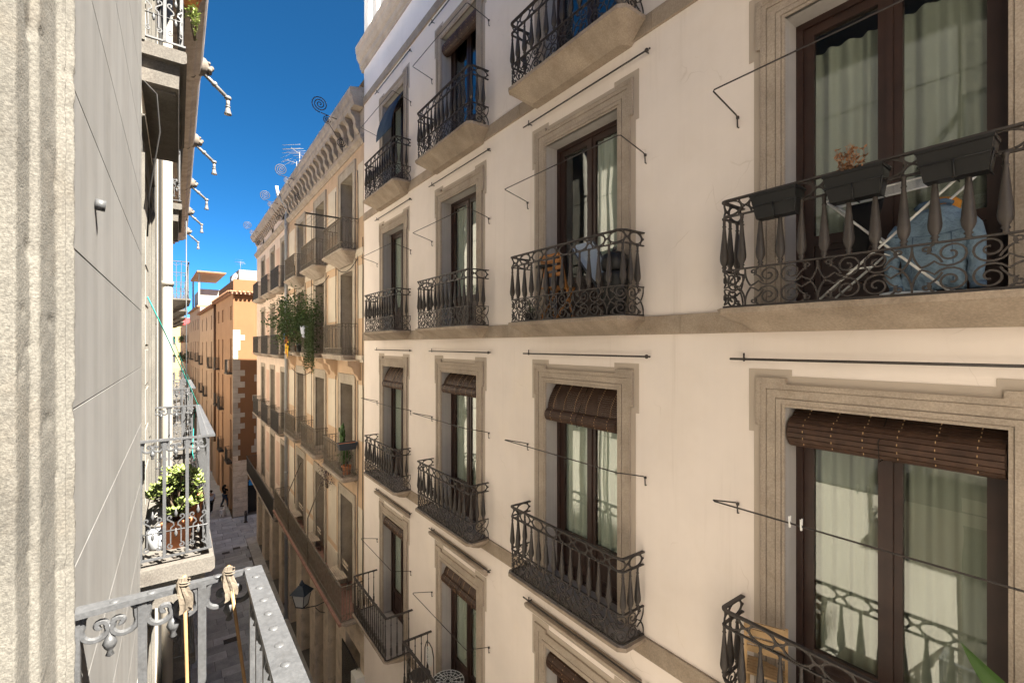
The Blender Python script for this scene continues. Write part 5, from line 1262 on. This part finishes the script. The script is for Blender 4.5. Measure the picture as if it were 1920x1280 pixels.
# window grille below
e = empty('window_grille', None, fB(9.9, -.08, -11.9), RA); tag(e, 'black barred grille over the ground floor window of ochre building', 'grille')
for k in range(15): MB().box(-.72 + k * .1, -.70 + k * .1, -.05, -.03, 0, 2.9).build('bar', 'iron_dark', e)
for z in (.05, 1.4, 2.8): MB().box(-.75, .75, -.03, -.01, z, z + .05).build('crossbar', 'iron_dark', e)
# aerial on the roofs
def aerial(loc, h, label, rz=0, s=1.0):
    e = empty('tv_aerial', None, loc, rz); tag(e, label, 'aerial', 'television aerials on the roofs')
    MB().tube([(0, 0, 0), (0, 0, h)], .014 * s, 6).build('mast', 'zinc', e); b = MB(); b.tube([(-.5 * s, 0, h - .1), (.7 * s, 0, h - .1)], .008 * s, 5)
    for k in range(7): ln_ = (.35 - .02 * k) * s; x = (-.4 + k * .17) * s; b.tube([(x, -ln_, h - .1), (x, ln_, h - .1)], .005 * s, 4)
    for k in range(3): b.tube([(-.5 * s, -.3 * s, h - .35 + .2 * k), (-.5 * s, .3 * s, h - .35 + .2 * k)], .005 * s, 4)
    b.build('antenna', 'zinc', e); return e
aerial((5.2, 26.3, 7.2), 2.9, 'tall comb shaped television aerial above the rose building cornice', rad(50), 1.6)
aerial((4.9, 25.5, 7.2), 2.1, 'shorter television aerial beside the white roof hut', rad(20), 1.2)
aerial((4.2, 44, 5.75), 1.1, 'small white aerial on the orange building roof', rad(70))
aerial((2.6, 76, 7.6), 2.4, 'thin distant aerial above the roof canopy', rad(70))

# ------------------------------------------------------------------ left side: plants, ropes, canes
e = empty('jade_plant', None, (-.01, 5.02, -1.75), 0); tag(e, 'sunlit jade plant in terracotta pot on the grey iron balcony', 'plant')
pot(e, .13, .24)
r = random.Random(21); st = MB(); lf = MB()
for k in range(46):
    a = r.uniform(0, 2 * PI); rr = r.uniform(.03, .25); hz = r.uniform(.30, .66) if rr < .18 else r.uniform(.34, .60); tip = Vector((math.cos(a) * rr * .8, math.sin(a) * rr * 1.15, hz))
    tip.x = max(-.2, min(.2, tip.x)); st.tube([(0, 0, .2), (tip.x * .4, tip.y * .4, .2 + (hz - .2) * .55), tuple(tip)], .010, 6, radii=[.013, .009, .005])
    for q in range(16):
        an = q * 2.4 + r.uniform(-.3, .3); el = r.uniform(-.25, .9); d = Vector((math.cos(an) * math.cos(el), math.sin(an) * math.cos(el), math.sin(el)))
        p_ = tip + d * .012; sd = d.cross(Vector((0, 0, 1))).normalized(); nn = sd.cross(d).normalized(); L_ = r.uniform(.045, .07); W_ = L_ * .62; th = .006
        ring_ = [(0, .25), (.3, .8), (.62, 1), (.88, .7), (1, 0)]; up_, dn_ = [], []
        pts = [(t, w_) for t, w_ in ring_] + [(t, -w_) for t, w_ in reversed(ring_[:-1])]
        n_ = len(pts); vs = [p_ + d * (t * L_) + sd * (w_ * W_ / 2) + nn * (.18 * L_ * t * t) for t, w_ in pts]
        ct = p_ + d * (.55 * L_) + nn * (th * .6); cb_ = p_ + d * (.55 * L_) - nn * th
        lf.add(vs + [ct, cb_], [(i, (i + 1) % n_, n_) for i in range(n_)] + [((i + 1) % n_, i, n_ + 1) for i in range(n_)], True)
st.build('stems', 'bark', e); lf.build('foliage', 'leaf_jade', e)['kind'] = 'stuff'
e = empty('terracotta_pot', None, (.09, 5.42, -1.75), 0); tag(e, 'plain terracotta pot just behind the jade plant pot', 'pot'); pot(e, .13, .30)
e = empty('storage_bin', None, (-.12, 5.05, -1.75), 0); tag(e, 'white and grey bin beside the jade plant against the wall', 'bin')
MB().lathe([(.085, 0), (.10, .02), (.105, .2)], 14).build('body', 'pipe_grey', e); MB().lathe([(.108, .2), (.108, .22), (.095, .33), (.05, .36), (.001, .365)], 14).build('lid', 'white_dimmed', e)
e = empty('hanging_pot', None, (.105, 5.35, 3.33), 0); tag(e, 'terracotta pot with straggly plant hung outside the top left balcony', 'plant')
MB().lathe([(.05, -.13), (.055, -.13), (.075, -.03), (.085, -.03), (.085, .0), (.07, .0), (.068, -.03)], 16).build('pot', 'terracotta', e); MB().tube([(-.085, 0, .0), (-.10, 0, .06), (-.12, 0, .03)], .004, 5).build('hook', 'silver', e)
bush(e, (.03, 0, -.22), .07, .12, .20, 120, .035, .022, 'leaf_jade', 61)
def rope(pts, label, rr=.005):
    o = MB().tube(pts, rr, 5).build('teal_rope', 'teal'); tag(o, label, 'rope', 'teal ropes strung between the balconies'); return o
rope([(-.205, 4.95, .40), (-.10, 5.5, .12), (.02, 6.1, -.22), (.12, 6.6, -.5), (.20, 6.95, -.74), (.225, 7.0, -.76), (.24, 6.97, -.80), (.2, 7.0, -.775), (.17, 7.03, -.85), (.15, 7.03, -1.35), (.17, 7.02, -1.45)], 'teal rope from grey wall down to the jade plant balcony rail')
rope([(-.1, 9.05, .25), (.0, 10.2, -.1), (.1, 11.2, -.45), (.2, 12.1, -.74), (.22, 12.2, -.80), (.19, 12.2, -1.2)], 'thinner teal rope leading down to the further balcony rail', .006)
r = random.Random(5)
def cane(p0, p1, label):
    e = empty('bamboo_cane', None, p0, 0); tag(e, label, 'cane', 'canes tied to the near balcony rail')
    d = Vector(p1) - Vector(p0); MB().tube([d * -.03, d * .25, d * .5, d * .75, d], .0052, 8).build('stick', 'bamboo', e)
    b = MB(); m = 12; n = 22; vs = []; ph = r.uniform(0, 6)
    for i in range(m):
        t = i / (m - 1); z = .020 - .10 * t
        for k in range(n):
            a = 2 * PI * k / n; rr = (.008 + .0045 * min(1, t * 2.5)) * (1 + .30 * math.sin(a * 6 + ph + t) * min(1, t * 2) + .16 * math.sin(a * 11 + ph * 2 - 2 * t) + r.uniform(-.07, .07)); vs.append((math.cos(a) * rr * 1.25 + .006 * math.sin(t * 5 + ph), -.004 + math.sin(a) * rr * .7, z + (.010 * math.sin(a * 2 + ph) + r.uniform(-.003, .003)) * t))
    b.add(vs, [(i * n + k, (i + 1) * n + k, (i + 1) * n + (k + 1) % n, i * n + (k + 1) % n) for i in range(m - 1) for k in range(n)] + [tuple(range(n)), tuple((m - 1) * n + k for k in range(n - 1, -1, -1))]); b.build('rag', 'drycloth', e)
    MB().tube([(math.cos(t) * .014, -.004 + math.sin(t) * .011, .012 - t * .0012) for t in [i * .5 for i in range(26)]], .0022, 5).build('twine', 'drycloth', e)
cane((.017, 1.752, -.735), (.035, 1.72, -1.55), 'orange brown cane with dry rag tied to near rail, left of two')
cane((.136, 1.752, -.735), (.215, 1.64, -1.45), 'pale cane with dry rag tied near the rail corner')

# ------------------------------------------------------------------ street: people, dog, bollard
def skinned(name, mat, joints, edges, parent, sub=2):
    me = bpy.data.meshes.new(name); ks = list(joints); me.from_pydata([joints[k][0] for k in ks], [(ks.index(a), ks.index(b)) for a, b in edges], [])
    me.materials.append(M[mat]); o = inst(name, me, parent); sk = o.modifiers.new('skin', 'SKIN'); sk.use_smooth_shade = True
    ss = o.modifiers.new('sub', 'SUBSURF'); ss.levels = sub; ss.render_levels = sub
    for i, k in enumerate(ks):
        rr = joints[k][1]; me.skin_vertices[0].data[i].radius = rr if isinstance(rr, tuple) else (rr, rr)
    me.skin_vertices[0].data[0].use_root = True
    return o
def person(loc, rz, label, J, shirt, trousers, hair_len, shirt_mat, leg_mat):
    e = empty('person', None, loc, rz); tag(e, label, 'person')
    E_ = [('pelvis', 'belly'), ('belly', 'chest'), ('chest', 'neck'), ('neck', 'head'), ('head', 'crown'), ('head', 'nose')]
    for s_ in 'lr': E_ += [('chest', s_ + 'sh'), (s_ + 'sh', s_ + 'el'), (s_ + 'el', s_ + 'wr'), (s_ + 'wr', s_ + 'hand'), (s_ + 'hand', s_ + 'fin'), (s_ + 'hand', s_ + 'thu'), ('pelvis', s_ + 'hip'), (s_ + 'hip', s_ + 'kn'), (s_ + 'kn', s_ + 'an'), (s_ + 'an', s_ + 'toe')]
    skinned('body', 'skin', J, E_, e)
    def grow(keys, g, ed, nm, m_):
        skinned(nm, m_, {k: (J[k][0], (J[k][1][0] + g, J[k][1][1] + g) if isinstance(J[k][1], tuple) else J[k][1] + g) for k in keys}, ed, e)
    sk = ['belly', 'pelvis', 'chest', 'lsh', 'rsh', 'lel', 'rel']; grow(sk, .018, [('pelvis', 'belly'), ('belly', 'chest'), ('chest', 'lsh'), ('chest', 'rsh'), ('lsh', 'lel'), ('rsh', 'rel')], 'shirt', shirt_mat)
    tk = ['pelvis', 'lhip', 'rhip', 'lkn', 'rkn', 'lan', 'ran']; grow(tk, .022, [('pelvis', 'lhip'), ('pelvis', 'rhip'), ('lhip', 'lkn'), ('rhip', 'rkn'), ('lkn', 'lan'), ('rkn', 'ran')], 'trousers', leg_mat)
    for s_ in 'lr':
        a, t = Vector(J[s_ + 'an'][0]), Vector(J[s_ + 'toe'][0]); MB().tube([a + Vector((0, -.05, -.03)), (a + t) / 2 + Vector((0, 0, -.01)), t + Vector((0, .03, 0))], .045, 10, radii=[.045, .05, .035]).build('shoe', 'boxwhite' if shirt_mat == 'shirt' else 'hair', e)
    hp = Vector(J['head'][0]); b = MB(); b.ball(hp + Vector((0, -.025, .045)), .115, 14, 9, .92, 1.0, .95)
    if hair_len: b.tube([hp + Vector((0, -.09, .06)), hp + Vector((0, -.13, -.1)), hp + Vector((0, -.13, -.1 - hair_len))], .07, 10, radii=[.09, .095, .06])
    b.build('hair', 'hair', e); return e
def std(dx=.0, step=.18, rarm=None, larm=None, w=1.0):
    J = {'pelvis': ((0, 0, .94), (.15 * w, .11)), 'belly': ((0, .01, 1.10), (.125 * w, .095)), 'chest': ((0, .0, 1.32), (.15 * w, .105)), 'neck': ((0, .0, 1.47), .055), 'head': ((0, .02, 1.58), (.078, .095)), 'crown': ((0, .01, 1.67), (.07, .085)), 'nose': ((0, .11, 1.57), .014)}
    for s_, sg in (('l', -1), ('r', 1)):
        arm = (larm if s_ == 'l' else rarm) or [(sg * .19, 0, 1.40), (sg * .24, -.03, 1.13), (sg * .24, .08, .90)]
        a, b_, c = [Vector(v) for v in arm]; d = (c - b_).normalized()
        J[s_ + 'sh'] = (tuple(a), .062); J[s_ + 'el'] = (tuple(b_), .044); J[s_ + 'wr'] = (tuple(c), .03); J[s_ + 'hand'] = (tuple(c + d * .07), (.028, .04)); J[s_ + 'fin'] = (tuple(c + d * .16), .016); J[s_ + 'thu'] = (tuple(c + d * .09 + Vector((-sg * .045, .02, 0))), .011)
        st_ = step * sg
        J[s_ + 'hip'] = ((sg * .095, 0, .88), .095); J[s_ + 'kn'] = ((sg * .10, st_ * .55 + .04, .49), .06); J[s_ + 'an'] = ((sg * .10, st_ - .03, .085), .04); J[s_ + 'toe'] = ((sg * .11, st_ + .14, .035), .032)
    return J
person((3.02, 43.0, -H + .035), rad(-80), 'woman in black top and jeans by the corner reaching towards the wall', std(0, .2, [(.19, 0, 1.40), (.24, .2, 1.28), (.20, .42, 1.42)], None, .92), None, None, .25, 'blackcloth', 'jeans')
person((2.06, 42.0, -H + .035), rad(15), 'man in pale blue shirt and dark trousers walking down the street', std(0, .16), None, None, 0, 'shirt', 'trousers')
e = empty('dog', None, (2.72, 40.6, -H + .035), rad(160)); tag(e, 'fluffy white dog standing in the street near the corner', 'dog')
J = {'rump': ((0, -.2, .38), (.13, .13)), 'loin': ((0, -.05, .37), (.11, .12)), 'chest': ((0, .18, .36), (.14, .16)), 'neck': ((0, .30, .50), .095), 'head': ((0, .36, .60), .095), 'muz': ((0, .48, .57), .045), 'tail': ((0, -.32, .52), .05), 'tail2': ((0, -.28, .64), .045)}
ed = [('rump', 'loin'), ('loin', 'chest'), ('chest', 'neck'), ('neck', 'head'), ('head', 'muz'), ('rump', 'tail'), ('tail', 'tail2')]
for s_, sg in (('l', -1), ('r', 1)):
    J[s_ + 'f1'] = ((sg * .085, .2, .25), .06); J[s_ + 'f2'] = ((sg * .085, .21, .12), .042); J[s_ + 'f3'] = ((sg * .085, .24, .03), .038); J[s_ + 'h1'] = ((sg * .09, -.17, .27), .075); J[s_ + 'h2'] = ((sg * .09, -.27, .15), .042); J[s_ + 'h3'] = ((sg * .09, -.22, .03), .038); J[s_ + 'ear'] = ((sg * .09, .33, .60), .035)
    ed += [('chest', s_ + 'f1'), (s_ + 'f1', s_ + 'f2'), (s_ + 'f2', s_ + 'f3'), ('rump', s_ + 'h1'), (s_ + 'h1', s_ + 'h2'), (s_ + 'h2', s_ + 'h3'), ('head', s_ + 'ear')]
skinned('body', 'fur', J, ed, e); MB().ball((0, .525, .59), .02, 7, 5).build('nose', 'hair', e)
e = empty('bollard', None, (3.98, 38.3, -H + .01), 0); tag(e, 'short dark iron bollard at the corner of the cross street', 'bollard')
MB().lathe([(.13, 0), (.13, .06), (.09, .1), (.085, .62), (.10, .64), (.10, .68), (.07, .70)], 14).build('post', 'iron_dark', e); MB().ball((0, 0, .77), .085, 12, 8).build('ball_cap', 'iron_dark', e)
# far balcony greenery
for k, (lx, z) in enumerate(((-50, -2.0), (-55, -5.4), (-60, 1.2), (-65, -2.0))):
    x, yy = DX + .0404 * lx, DY - lx * .999
    e = empty('balcony_plant', None, (x - .25, yy, z - .9), 0); tag(e, ('green bush on a far balcony, ' + ['nearest of the four', 'lowest of the four', 'topmost of the four', 'furthest of the four'][k]), 'plant', 'bushes on far balconies'); pot(e, .2, .4); bush(e, (0, 0, .9), .6, .8, .6, 200, .3, .16, 'leaf', 70 + k)

for o in sc.objects:
    if o.name.split('.')[0] in ('scrollwork', 'stitching', 'railing', 'dry_leaves', 'seams'): o['kind'] = 'stuff'

# ------------------------------------------------------------------ lift everything so the street lies at z = 0
for o in list(sc.objects):
    if o.parent is None: o.location.z += H
